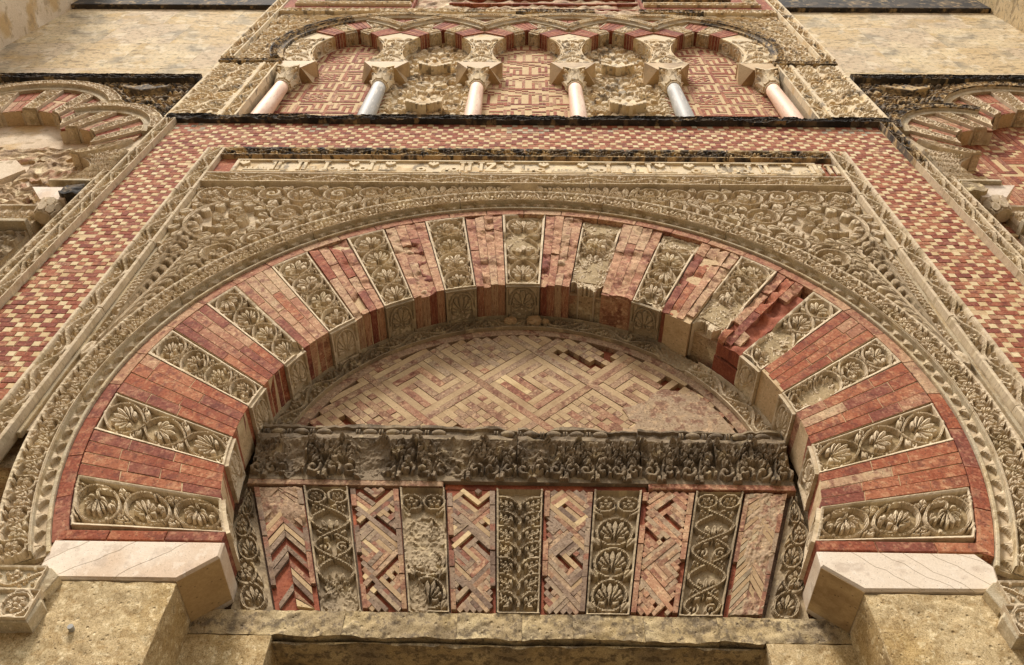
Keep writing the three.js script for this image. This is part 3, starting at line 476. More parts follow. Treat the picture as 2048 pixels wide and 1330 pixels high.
// brick voussoirs between them: beds of mortar with single bricks
const edges = [...carvedList.map(([a, b]) => [Math.min(a, b), Math.max(a, b)])].sort((p, q) => p[0] - q[0]);
for (let i = 0; i < edges.length - 1; i++) {
  const a0 = edges[i][1] + 0.12, a1 = edges[i + 1][0] - 0.12, mid = (a0 + a1) / 2, crown = 1 - Math.abs(mid - 86) / 90, r = rng(500 + i), right = mid < 90;
  const bedPts = (a, s, z) => { const [x, y] = vpt(a * DEG, s); return [x, y, z]; };
  const worn = crown > 0.6 ? 0.022 : 0.0, c = (s, z) => [bedPts(a1, s, z), bedPts(a0, s, z)];
  const hole = right && Math.abs(mid - 51.5) < 2, bz = hole ? -0.16 : -0.0025 - worn; // one voussoir on the right has lost its inner bricks
  const bed = part('brick_voussoir', hexa([bedPts(a1, 0.004, bz), bedPts(a0, 0.004, bz), bedPts(a0, 0.998, bz), bedPts(a1, 0.998, bz), bedPts(a1, 0.004, ZB), bedPts(a0, 0.004, ZB), bedPts(a0, 0.998, ZB), bedPts(a1, 0.998, ZB)].map((q) => q)), hole ? M.fresh : crown > 0.74 ? M.pink[0] : M.mortar, arch);
  const n = 4;
  for (let k = 0; k < n; k++) {
    const t0 = lerp(a0, a1, k / n), t1 = lerp(a0, a1, (k + 1) / n), gap = crown > 0.74 ? 0.03 : 0.07;
    let s = 0; const cuts = [right && mid > 40 && mid < 84 ? r() * 0.07 : 0];
    while (s < 1) { s += (crown > 0.7 ? 0.34 : 0.2) + r() * (crown > 0.7 ? 0.5 : 0.34); cuts.push(s > 0.86 ? 1 : s); if (s > 0.86) break; }
    for (let q = 0; q < cuts.length - 1; q++) {
      const s0 = cuts[q] + (q ? 0.004 : 0), s1 = cuts[q + 1] - 0.004;
      if (hole && (k === 0 || k === 1) && s0 < 0.72 && r() < 0.85) continue;
      const pinky = crown > 0.74 ? 0.93 : crown > 0.5 ? 0.62 : crown > 0.3 ? 0.4 : 0.12, m = r() < pinky ? pick(M.pink, r) : pick(M.brick, r);
      const z = 0.0015 + (r() - 0.5) * 0.004 - worn * r() * r() * 0.8, j = () => (r() - 0.5) * 0.0035;
      const P = (a, ss, zz) => { const [x, y] = vpt(a * DEG, ss); return [x + j(), y + j(), zz]; };
      if (crown > 0.6) { // worn faces near the crown: every brick has its own eroded surface
        const A = vpt((t0 + t1) / 2 * DEG, s0), B = vpt((t0 + t1) / 2 * DEG, s1), L = Math.hypot(A[0] - B[0], A[1] - B[1]), sd = 5000 + i * 97 + k * 13 + q, deep = r() < 0.25 ? 0.05 : 0.022;
        part('brick', relief({ h: new Float32Array(4), nx: 2, ny: 2, W: L, H: 0.06 }, (u, v, h) => { const [x, y] = vpt(lerp(t0 + gap, t1 - gap, v) * DEG, lerp(s0, s1, u)); return [x, y, z + Math.min(h, -h > 0.1 ? h : h - deep * sstep(0.45, 0.8, fbm(x * 7 + 3, y * 7 + (deep > 0.03 ? 9 : 0), 57, 4)))]; }, { nx: Math.max(4, Math.round(L / 0.014)), ny: 5, depth: 0, noise: 0.003, back: 0.29, seed: sd, uvs: [L, 0.06], nf: 45 }), m, bed);
      } else part('brick', hexa([P(t1 - gap, s0, z), P(t0 + gap, s0, z - worn * 0.25 * r()), P(t0 + gap, s1, z), P(t1 - gap, s1, z - worn * 0.25 * r()), P(t1 - gap, s0, ZB + 0.003), P(t0 + gap, s0, ZB + 0.003), P(t0 + gap, s1, ZB + 0.003), P(t1 - gap, s1, ZB + 0.003)], r() * 9), m, bed);
    }
  }
  if (hole) part('broken_core', relief({ h: new Float32Array(4), nx: 2, ny: 2, W: 0.9, H: 0.2 }, (u, v, h) => { const [x, y] = vpt(lerp(a0 + 0.3, a1 - 0.3, v) * DEG, lerp(0.01, 0.9, u)); return [x, y, -0.042 + h]; }, { nx: 90, ny: 24, depth: 0, noise: 0.02, back: 0.1, seed: 61, uvs: [0.9, 0.2], nf: 16 }), M.fresh, bed, 'red broken core where bricks have fallen');
}
for (const s of [-1, 1]) { // thin courses at the springing
  const bed = part('springing_course', box(...(s < 0 ? [-2.3, -1.475] : [1.475, 2.3]), YI + 0.002, YI + 0.072, ZB, -0.008), M.mortar, arch);
  const cuts = [1.468, 1.76, 2.05, 2.295];
  for (let k = 0; k < 3; k++) { const x0 = s * cuts[k], x1 = s * cuts[k + 1]; part('brick', slab(Math.min(x0, x1) + 0.003, Math.max(x0, x1) - 0.003, YI + 0.006, YI + 0.066, ZB + 0.004, 0.004, 0.003, rnd() * 9, 0.002), pick(M.brick), bed); }
}
{ // red rim round the voussoirs
  const a0 = -25.4 * DEG, a1 = (180 + 25.4) * DEG, n = 32;
  for (let k = 0; k < n; k++) {
    const b0 = lerp(a0, a1, k / n) + 0.0012, b1 = lerp(a0, a1, (k + 1) / n) - 0.0012, up = Math.sin((b0 + b1) / 2);
    part('rim_brick', arcBlock(CE[0], CE[1], RE + 0.004, 2.556, b0, b1, -0.2, 0.003 + (rnd() - 0.5) * 0.003, 5, 0.002), up > 0.1 ? pick(M.pink) : pick(M.brick), arch);
  }
}
// ---------------------------------------------------------------- archivolt moulding: blocks with looped foliage and small leaves
const arcv = thing('archivolt_moulding', 'carved stone archivolt with looped leaf cells above a band of small leaves', 'moulding');
{
  const a0 = -27 * DEG, a1 = 207 * DEG, n = 9, cut = Array.from({ length: n + 1 }, (_, i) => lerp(a0, a1, i / n) + (i && i < n ? (rnd() - 0.5) * 0.06 : 0));
  for (let k = 0; k < n; k++) {
    const b0 = cut[k] + 0.0009, b1 = cut[k + 1] - 0.0009, L = (b1 - b0) * 2.71, F = ornament(L, 0.165, 300, (p) => { p.cells(0.118); p.rails(0.013, 0.016); }, 0.005, 0.5, 1.4);
    const blk = part('moulding_block', sweepArc(CE[0], CE[1], [[2.63, -0.03], [2.63, 0.056], [2.637, 0.064], [2.6395, 0.064], [2.6395, 0.004], [2.785, 0.004], [2.788, -0.03]], b0, b1, 20), M.plain, arcv);
    part('leaf_cells', relief(F, arcMap(CE[0], CE[1], 2.634, 2.792, b0, b1, 0.022), { nx: Math.round(L / 0.0045), ny: 40, depth: 0.045, back: 0.012, noise: 0.0015, seed: 700 + k, uvs: [L, 0.165] }), M.stone, blk);
    const F2 = ornament((b1 - b0) * 2.6, 0.056, 300, (p) => { p.leaflets(0.115); }, 0.006);
    part('small_leaves', relief(F2, arcMap(CE[0], CE[1], 2.576, 2.631, b0, b1, -0.004), { nx: Math.round(L / 0.007), ny: 14, depth: 0.03, back: 0.03, noise: 0.001, seed: 720 + k, uvs: [L, 0.056] }), M.stone, blk);
    part('fillet', arcBlock(CE[0], CE[1], 2.558, 2.577, b0, b1, -0.03, 0.024, 20, 0.004), M.plain, blk);
  }
}
// spandrels ------------------------------------------------------------------------------------
const clearDisc = (p, x, y, r) => { p.dot(x, y, r); p.g.fillStyle = '#000'; p.g.beginPath(); p.g.arc(x, y, r, 0, 7); p.g.fill(); };
function spandrel(s) {
  const X0 = 2.885, Y0 = 5.1, Y1 = 8.315, W = X0, H = Y1 - Y0, r = rng(31 + s);
  const F = ornament(W, H, 210, (p) => { // drawn with x from the outer frame towards the middle
    const x = (X) => X0 - X, y = (Y) => Y - Y0;
    // leaves between frame, stem and arch come first, the bold things cut into them
    for (let k = 0; k < 34; k++) { const Y = 5.7 + k * 0.047, lo = Math.sqrt(Math.max(0, 2.83 ** 2 - (Y - 5.37) ** 2)); if (lo < 2.5) { p.lobe(x(lerp(lo, 2.6, 0.3)), y(Y), 2.2, 0.17, 0.085, 0.004); } if (Y > 6.3) p.lobe(x(2.84), y(Y), 0.7, 0.13, 0.07, 0.004); }
    for (let k = 0; k < 9; k++) { const X = 0.25 + k * 0.17, lo = CE[1] + Math.sqrt(2.8 ** 2 - X * X), g = 8.3 - lo; if (g > 0.07) { p.palmette(x(X), y(lo + g * 0.5), Math.min(0.12, g * 0.5), Math.PI / 2 + 0.5, 5); p.tear(x(X) + 0.08, y(lo + g * 0.3), 1.2, Math.min(0.14, g), 0.06); } }
    for (let k = 0; k < 12; k++) { const X = 1.25 + k * 0.1, lo = CE[1] + Math.sqrt(Math.max(0, 2.83 ** 2 - X * X)); p.lobe(x(X), y(lo), 1.9, 0.22, 0.09, 0.005); p.lobe(x(X) + 0.05, y(lo + 0.14), 1.1, 0.18, 0.08, 0.005); }
    // medallion
    const mx = x(2.44), my = y(7.64), R = 0.345;
    clearDisc(p, mx, my, R * 1.36);
    for (let k = 0; k < 19; k++) { const a = k / 19 * 2 * Math.PI; p.lobe(mx + Math.cos(a) * R, my + Math.sin(a) * R, a + 0.75, 0.155, 0.085, 0.005); }
    clearDisc(p, mx, my, R * 1.0);
    for (let k = 0; k < 14; k++) { const a = k / 14 * 2 * Math.PI + 0.1; p.lobe(mx + Math.cos(a) * R, my + Math.sin(a) * R, a + Math.PI - 0.7, 0.135, 0.085, 0.005); }
    p.ring(mx, my, R, 0.032);
    clearDisc(p, mx, my, R * 0.63);
    p.stroke((c) => { c.moveTo(mx - 0.16, my - 0.13); c.bezierCurveTo(mx + 0.1, my - 0.2, mx + 0.16, my + 0.06, mx - 0.02, my + 0.1); }, 0.02, { cut: 0.008 });
    p.cone(mx + 0.11, my + 0.02, 0.078, 1.5); p.cone(mx - 0.1, my + 0.05, 0.082, 2.1); p.vine(mx + 0.02, my + 0.15, 0.085, 1.4); p.rosette(mx - 0.01, my - 0.02, 0.06, 5); p.lobe(mx - 0.13, my - 0.15, 0.3, 0.13, 0.07); p.lobe(mx + 0.02, my - 0.19, 0.8, 0.13, 0.07);
    // stem running down beside the arch, feathered on both sides
    const st = [[2.60, 7.28], [2.62, 6.95], [2.68, 6.55], [2.74, 6.2], [2.79, 5.95]];
    for (let k = 15; k >= 0; k--) { const t = k / 16 * (st.length - 1), i = Math.floor(t), f = t - i, X = lerp(st[i][0], st[i + 1][0], f), Y = lerp(st[i][1], st[i + 1][1], f), w = lerp(0.19, 0.06, k / 16); p.lobe(x(X) + 0.01, y(Y) - 0.05, 0.85, w, 0.06, 0.006); p.lobe(x(X) - 0.01, y(Y) - 0.05, Math.PI - 0.85, w * 0.85, 0.06, 0.006); }
    p.stroke((c) => st.forEach(([X, Y], i) => c[i ? 'lineTo' : 'moveTo'](x(X), y(Y))), 0.02, { cut: 0.008 });
    p.tear(x(2.79), y(5.95), -1.7, 0.2, 0.09);
    // scrolls along the top, towards the crown
    const sc = [[2.73, 8.12, 0.12], [2.46, 8.13, 0.12], [2.2, 8.13, 0.12], [1.92, 8.12, 0.14], [1.99, 7.78, 0.13], [1.62, 8.13, 0.13], [1.7, 7.9, 0.09], [1.34, 8.16, 0.1], [1.1, 8.19, 0.09], [2.73, 7.16, 0.1], [2.36, 7.1, 0.13], [2.14, 7.32, 0.1], [2.48, 6.85, 0.09]];
    sc.forEach(([X, Y, q], i) => { const cx = x(X), cy = y(Y), d = i % 2 ? 1 : -1; clearDisc(p, cx, cy, q * 1.16); for (const a of [0.5, 2.4, 3.9, 5.4]) p.lobe(cx + Math.cos(a) * q, cy + Math.sin(a) * q, a + 0.6, q * 0.8, q * 0.5, 0.004); clearDisc(p, cx, cy, q); p.stroke((c) => c.arc(cx, cy, q * 0.96, 0.6 * d, 0.6 * d + d * 5.3, d < 0), 0.018); if (i % 3 === 0) p.palmette(cx, cy, q * 0.58, 1.2, 5); else if (i % 3 === 1) p.vine(cx, cy, q * 0.72, -1); else { p.spiral(cx, cy, q * 0.55, 1, d, q * 0.2, 1.1); } });
  }, 0.006, 0.5, 1.2);
  const yb = (X) => { const q = 2.77; return X >= q ? Y0 : Math.max(Y0, CE[1] + Math.sqrt(q * q - X * X)); };
  const map = (u, v, h) => { const X = X0 * (1 - u * 0.995), b = Math.min(yb(X), Y1 - 0.01), Y = lerp(b, Y1, v); return [s * X, Y, h - 0.008]; };
  const samp = (u, v) => { const X = X0 * (1 - u * 0.995), b = Math.min(yb(X), Y1 - 0.01); return [u * 0.995, (lerp(b, Y1, v) - Y0) / H]; };
  const o = thing('spandrel_panel', s < 0 ? 'deeply carved foliage spandrel with a round medallion left of the great arch' : 'deeply carved foliage spandrel with a round medallion right of the great arch', 'relief panel');
  part('foliage_relief', relief(F, map, { nx: 440, ny: 290, depth: 0.06, samp, back: 0.02, noise: 0.0018, seed: 41 + s, uvs: [W, H] }), M.stone, o);
  // plain inner fillet beside the frame
  part('fillet', s < 0 ? slab(-2.884, -2.858, 5.05, 8.3, -0.02, 0.02) : slab(2.858, 2.884, 5.05, 8.3, -0.02, 0.02), M.plain, o);
}
spandrel(-1); spandrel(1);
// corbels where the archivolt and its frame end, at both feet
for (const s of [-1, 1]) {
  const o = thing('corbel', s < 0 ? 'carved stone corbel with a rosette scroll at the left foot of the archivolt' : 'carved stone corbel with a curled scroll at the right foot of the archivolt', 'corbel');
  const P = (pts) => s < 0 ? pts.map(([x, y]) => [-x, y]).reverse() : pts;
  part('upper_step', prism(P([[2.145, 4.04], [2.2, 4.085], [3.2, 4.085], [3.2, 3.94], [2.17, 3.94]]), -0.03, 0.055, 1, [], 0.004), M.plain, o);
  const F = ornament(1.0, 0.125, 260, (p) => { p.rinceau(0.14, { w: 0.012, leafOnly: true }); p.frame(0.012); }, 0.005);
  part('upper_relief', relief(F, (u, v, h) => [s * lerp(2.21, 3.2, u), lerp(3.95, 4.08, v), 0.04 + h], { nx: 190, ny: 26, depth: 0.035, back: 0.02, seed: 1210 + s, uvs: [1, 0.125] }), M.stone, o);
  part('lower_step', prism(P([[2.15, 3.77], [2.14, 3.88], [2.18, 3.935], [3.2, 3.935], [3.2, 3.77]]), -0.03, 0.08, 1, [], 0.006), M.plain, o);
  const G = ornament(1.0, 0.15, 260, (p) => { for (let i = 0; i < 6; i++) { p.ring(0.08 + i * 0.165, 0.075, 0.062, 0.014); p.rosette(0.08 + i * 0.165, 0.075, 0.045, 7); } p.frame(0.01); }, 0.005);
  part('rosette_scroll', relief(G, (u, v, h) => [s * lerp(2.16, 3.19, u), lerp(3.78, 3.93, v), 0.066 + h], { nx: 190, ny: 30, depth: 0.035, back: 0.02, seed: 1215 + s, uvs: [1, 0.15] }), M.stone, o);
}
// ---------------------------------------------------------------- frames, chequer bands, inscription
// one straight carved moulding block: plain core + relief face. dir 'v' runs up, 'h' runs right
function stripBlock(parent, dir, x0, x1, y0, y1, z, draw, o = {}) {
  const L = dir === 'v' ? y1 - y0 : x1 - x0, Wd = dir === 'v' ? x1 - x0 : y1 - y0, dep = o.depth || 0.045, res = o.res || 260;
  const blk = part(o.name || 'moulding_block', box(x0 + 0.0016, x1 - 0.0016, y0 + 0.0016, y1 - 0.0016, o.z0 ?? -0.03, z - dep - 0.004), o.core || M.plain, parent);
  const F = ornament(L, Wd, res, draw, o.bev || 0.0055, 0.5, o.ck || 1.35);
  const map = dir === 'v' ? (u, v, h) => [lerp(x0, x1, o.rev ? 1 - v : v), lerp(y0, y1, u), z - dep + h] : (u, v, h) => [lerp(x0, x1, u), lerp(y0, y1, v), z - dep + h];
  const cell = o.cell || [0.0085, 0.006];
  part(o.rname || 'carved_face', relief(F, map, { nx: Math.max(4, Math.round(L / cell[0])), ny: Math.max(4, Math.round(Wd / cell[1])), depth: dep, back: o.skirt ?? Math.max(0.01, z - dep + 0.02), noise: o.noise ?? 0.0015, seed: Math.floor((x0 + 9) * 31 + (y0 + 3) * 77), uvs: [L, Wd], dmg: o.dmg }), o.m || M.stone, blk);
  return blk;
}
const seg = (a, b, n) => Array.from({ length: n }, (_, i) => [lerp(a, b, i / n) + (i ? 0.0015 : 0), lerp(a, b, (i + 1) / n) - 0.0015]);
const vineStrip = (p) => { p.rinceau(0.215, { amp: 0.26, w: 0.019, mid: p.H * 0.5 }); p.rails(0.026, 0.03); };
const crust = (n) => (u, v) => 0.2 + (fbm(u * n, v * 2, 71, 3) - 0.62) * 2.2;
{
  const fr = thing('inner_alfiz_frame', 'carved vine frame close round the great arch and its inscription, blackened along the top', 'frame');
  for (const s of [-1, 1]) for (const [a, b] of seg(4.4, 9.078, 5)) stripBlock(fr, 'v', s < 0 ? -3.06 : 2.886, s < 0 ? -2.886 : 3.06, a, b, 0.075, vineStrip, { rev: s > 0 });
  for (const [a, b] of seg(-2.885, 2.885, 6)) stripBlock(fr, 'h', a, b, 8.9, 9.076, 0.074, vineStrip, { m: M.blackMix, core: M.blackMix, cell: [0.009, 0.009], noise: 0.003 });
  for (const [a, b] of seg(-2.885, 2.885, 5)) stripBlock(fr, 'h', a, b, 8.312, 8.5, 0.074, (p) => { p.rinceau(0.3, { amp: 0.2, w: 0.022, leafOnly: true }); p.rails(0.022, 0.024); }, { cell: [0.009, 0.009], noise: 0.002 });
}
{ // the inscription
  const o = thing('inscription_panel', 'long cream stone panel carved with a line of angular raised lettering above the arch', 'inscription');
  part('red_ground', box(-2.884, 2.884, 8.502, 8.898, -0.03, 0.022), M.brick[0], o);
  for (const [a, b] of seg(-2.7, 2.7, 4)) part('stone_slab', slab(a, b, 8.545, 8.82, 0.0, 0.04, 0.002), M.stoneUp, o);
  for (const q of [[-2.7, 2.7, 8.793, 8.82], [-2.7, 2.7, 8.545, 8.568], [-2.7, -2.665, 8.57, 8.791], [2.665, 2.7, 8.57, 8.791]]) part('border', slab(...q, 0.038, 0.062, 0.005), M.stoneUp, o);
  const X = (px) => (px - 1049) / 214, yb = 8.6, bar = (x0, x1, y0, y1, d = 0.018) => slab(x0, x1, y0, y1, 0.038, 0.04 + d, 0.004);
  const shaft = (px, h = 0.165) => { const x = X(px); return [bar(x - 0.016, x + 0.016, yb, yb + h), bar(x - 0.03, x + 0.03, yb + h + 0.0015, yb + h + 0.025, 0.02)]; };
  const trefoil = (px) => { const x = X(px), y = 8.745; return [prism([[x, y - 0.05], [x + 0.05, y], [x + 0.035, y + 0.035], [x + 0.012, y + 0.012], [x, y + 0.044], [x - 0.012, y + 0.012], [x - 0.035, y + 0.035], [x - 0.05, y]], 0.038, 0.062)]; };
  const teeth = (px, n) => { const g = [bar(X(px) - 0.02, X(px) + n * 0.05, yb - 0.012, yb + 0.014)]; for (let k = 0; k < n; k++) g.push(bar(X(px) + k * 0.05 - 0.012, X(px) + k * 0.05 + 0.012, yb + 0.0155, yb + 0.06)); return g; };
  const loop = (px) => { const x = X(px), y = yb + 0.03; return [prism(circlePts(x, y, 0.045, 0, 5.9, 9), 0.038, 0.06, 1, [circlePts(x, y, 0.02, 0, 5.9, 9)]), bar(x - 0.08, x - 0.046, yb - 0.012, yb + 0.014)]; };
  const zig = (px) => { const x = X(px); return [prism([[x - 0.05, yb + 0.17], [x + 0.03, yb + 0.18], [x + 0.04, yb + 0.14], [x - 0.02, yb + 0.03], [x + 0.05, yb + 0.02], [x + 0.05, yb - 0.01], [x - 0.06, yb - 0.01], [x - 0.055, yb + 0.03], [x, yb + 0.14], [x - 0.05, yb + 0.14]], 0.038, 0.06)]; };
  const L = [];
  for (const px of [550, 560, 601, 612, 655, 745, 926, 940, 963, 1215, 1264, 1295, 1430, 1451, 1493, 1515, 1526, 1615, 1632, 1649, 1662]) L.push(shaft(px));
  for (const px of [490, 709, 782, 868, 1018, 1087, 1164, 1317, 1374, 1567]) L.push(trefoil(px));
  for (const [px, n] of [[498, 4], [570, 1], [622, 2], [690, 3], [765, 3], [890, 2], [1003, 2], [1045, 3], [1105, 4], [1150, 3], [1225, 2], [1272, 1], [1305, 4], [1400, 2], [1462, 2], [1535, 3], [1590, 2]]) L.push(teeth(px, n));
  for (const px of [670, 730, 845, 910, 1080, 1200, 1385, 1480]) L.push(loop(px));
  L.push(zig(984));
  for (const g of L) part('letter', mergeGeometries(g), M.stoneUp, o);
}
// chequer bands: white squares in nested lozenges among red bricks
const WC = [2, 5, 8], WA = [1, 4, 6, 9], WB = [0, 3, 7], WHITE = [WC, WA, WC, WB, WA, WB];
function chequer(name, label, x0, x1, y0, y1, z, seedc, ux, uy, mid) {
  const o = thing(name, label, 'tile band'), r = rng(seedc), rows = Math.round((y1 - y0) / uy), hy = (y1 - y0) / rows;
  part('mortar_bed', box(x0, x1, y0, y1, -0.03, z - 0.0035), M.mortar, o);
  const list = [];
  for (let j = 0; j < rows; j++) {
    const J = ((Math.round((y0 + j * hy) / uy)) % 6 + 6) % 6, wh = WHITE[J], sh = mid - 5.5 * ux, i0 = Math.floor((x0 - sh) / ux), i1 = Math.ceil((x1 - sh) / ux);
    let i = i0;
    while (i < i1) {
      const c = ((i % 10) + 10) % 10, white = wh.includes(c); let n = 1;
      if (!white) while (n < 3 && !wh.includes((((i + n) % 10) + 10) % 10)) n++;
      const a = Math.max(x0, sh + i * ux), b = Math.min(x1, sh + (i + n) * ux);
      if (b - a > 0.016) list.push([a + 0.0022, b - 0.0022, y0 + j * hy + 0.0022, y0 + (j + 1) * hy - 0.0022, white]);
      i += n;
    }
  }
  const vis = list.map((q, k) => [k, (q[1] - q[0]) / (2.5 + q[2]) / (q[2] > 4.9 ? 1 : 9) / (Math.abs(q[0]) > 3.9 ? 9 : 1)]).sort((a, b) => b[1] - a[1]), single = new Set(vis.slice(0, 297).map((q) => q[0])), rest = new Map();
  list.forEach((q, k) => {
    const dark = q[2] > 9.45 && fbm(q[0] * 2.3 + 5, q[2] * 3, 17, 3) + (q[2] - 9.45) * 0.5 > 0.72, m = q[4] ? (dark ? M.creamGrey : pick(M.cream, r)) : dark && r() < 0.3 ? M.dust[0] : r() < 0.1 ? M.pink[2] : pick(M.tile, r);
    if (r() < 0.006) return; const jz = (r() - 0.5) * 0.005, jx = (r() - 0.5) * 0.003, jy = (r() - 0.5) * 0.003, g = slab(q[0] + jx, q[1] + jx, q[2] + jy, q[3] + jy, z - 0.02, z + jz, 0.0018, r() * 9, 0.0022);
    if (single.has(k)) part(q[4] ? 'white_tile' : 'red_brick', g, m, o); else { if (!rest.has(m)) rest.set(m, []); rest.get(m).push(g); }
  });
  for (const [m, g] of rest) { const p = part(M.cream.includes(m) || m === M.creamGrey ? 'white_tiles' : 'red_bricks', mergeGeometries(g), m, o); p.userData.kind = 'stuff'; }
}
chequer('chequer_band', 'upright band of red bricks and white squares left of the great arch', -3.638, -3.062, 4.9, 9.078, 0.022, 3, 0.0555, 0.0542, -3.35);
chequer('chequer_band', 'upright band of red bricks and white squares right of the great arch', 3.062, 3.638, 4.9, 9.078, 0.022, 4, 0.0555, 0.0542, 3.35);
chequer('chequer_band', 'level band of red bricks and white squares under the black cornice', -3.638, 3.638, 9.08, 9.82, 0.022, 5, 0.0545, 0.057, 0);
{ // outer frame and the black cornice above
  const o = thing('outer_alfiz_frame', 'carved vine frame outside the chequer bands with a band of ring scrolls beside it', 'frame');
  const circleStrip = (p) => { const q = p.W / Math.round(p.W / 0.36), H = p.H; for (let x = q / 2; x < p.W; x += q) { p.stroke((c) => c.ellipse(x, H / 2, q * 0.42, H * 0.34, 0, 0, 7), 0.018); p.palmette(x, H / 2, H * 0.24, 0.3, 5); p.tear(x + q * 0.46, H * 0.2, 1.2, H * 0.4, H * 0.2); p.tear(x + q * 0.46, H * 0.8, -1.2, H * 0.4, H * 0.2); } p.rails(0.014, 0.01); };
  for (const s of [-1, 1]) {
    for (const [a, b] of seg(4.9, 9.818, 5)) stripBlock(o, 'v', s < 0 ? -3.762 : 3.64, s < 0 ? -3.64 : 3.762, a, b, 0.085, (p) => { p.rinceau(0.2, { amp: 0.25, w: 0.016 }); p.rails(0.018, 0.02); }, { rev: s > 0, cell: [0.01, 0.0065], m: s > 0 && a > 8.2 ? M.blackMix : M.stone, noise: 0.002 });
    for (const [a, b] of seg(4.9, 8.6, 4)) stripBlock(o, 'v', s < 0 ? -3.885 : 3.765, s < 0 ? -3.765 : 3.885, a, b, 0.05, circleStrip, { rev: s > 0, cell: [0.011, 0.008], name: 'ring_scroll_block' });
  }
  const c = thing('cornice', 'black crusted carved cornice between the chequer band and the blind arcade', 'cornice');
  for (const [a, b] of seg(-3.762, 3.762, 7)) stripBlock(c, 'h', a, b, 9.822, 9.95, 0.088, (p) => { p.rinceau(0.2, { amp: 0.22, w: 0.02, leafOnly: true }); p.rails(0.02, 0.012); }, { m: M.black, core: M.black, cell: [0.012, 0.01], noise: 0.005, depth: 0.026, z0: -0.2, dmg: (u, v) => (fbm(u * 4 + a * 3, v * 2, 33, 3) - 0.52) * 2.4, name: 'cornice_block' });
  part('ledge', box(-3.76, 3.76, 9.95, 9.97, -0.2, 0.05), M.black, c);
}
// ---------------------------------------------------------------- recess of the arch: tympanum, cornice, flat arch, lintel
const MEANDER = ['1111101', '0000101', '1110101', '1010101', '1010111', '1010000', '1011111'];
const CHECK = ['1010101', '0111110', '1101011', '0110110', '1101011', '0111110', '1010101'];
// runs of equal cells in a bitmap -> bars [i0, i1, j0, j1, red]
function runs(get, nx, ny) {
  const used = new Uint8Array(nx * ny), out = [];
  for (let j = 0; j < ny; j++) for (let i = 0; i < nx; i++) {
    if (used[j * nx + i]) continue; const c = get(i, j); if (c < 0) { used[j * nx + i] = 1; continue; }
    let w = 1, h = 1; while (i + w < nx && !used[j * nx + i + w] && get(i + w, j) === c && w < 9) w++; while (j + h < ny && !used[(j + h) * nx + i] && get(i, j + h) === c && h < 9) h++;
    if (w >= h) { h = 1; for (let k = 0; k < w; k++) used[j * nx + i + k] = 1; } else { w = 1; for (let k = 0; k < h; k++) used[(j + k) * nx + i] = 1; }
    out.push([i, i + w, j, j + h, c]);
  }
  return out;
}
const meanderCell = (i, j, flip) => { // lozenge field: 7x7 blocks of keys and crosses, light joints, red lines between
  const P = 10, bi = Math.floor(i / P), bj = Math.floor(j / P), a = i - bi * P, b = j - bj * P;
  if (a === 9 || b === 9) return 1; if (a === 0 || b === 0 || a === 8 || b === 8) return 0;
  const k = (bi + bj) % 2 === 0, m = k ? MEANDER : CHECK, x = (bi % 2 === 0) !== !!flip ? a - 1 : 7 - a; return +m[b - 1][x];
};
const tym = thing('key_tympanum', 'dusty half round panel of red and cream key pattern brickwork inside the arch', 'tympanum');
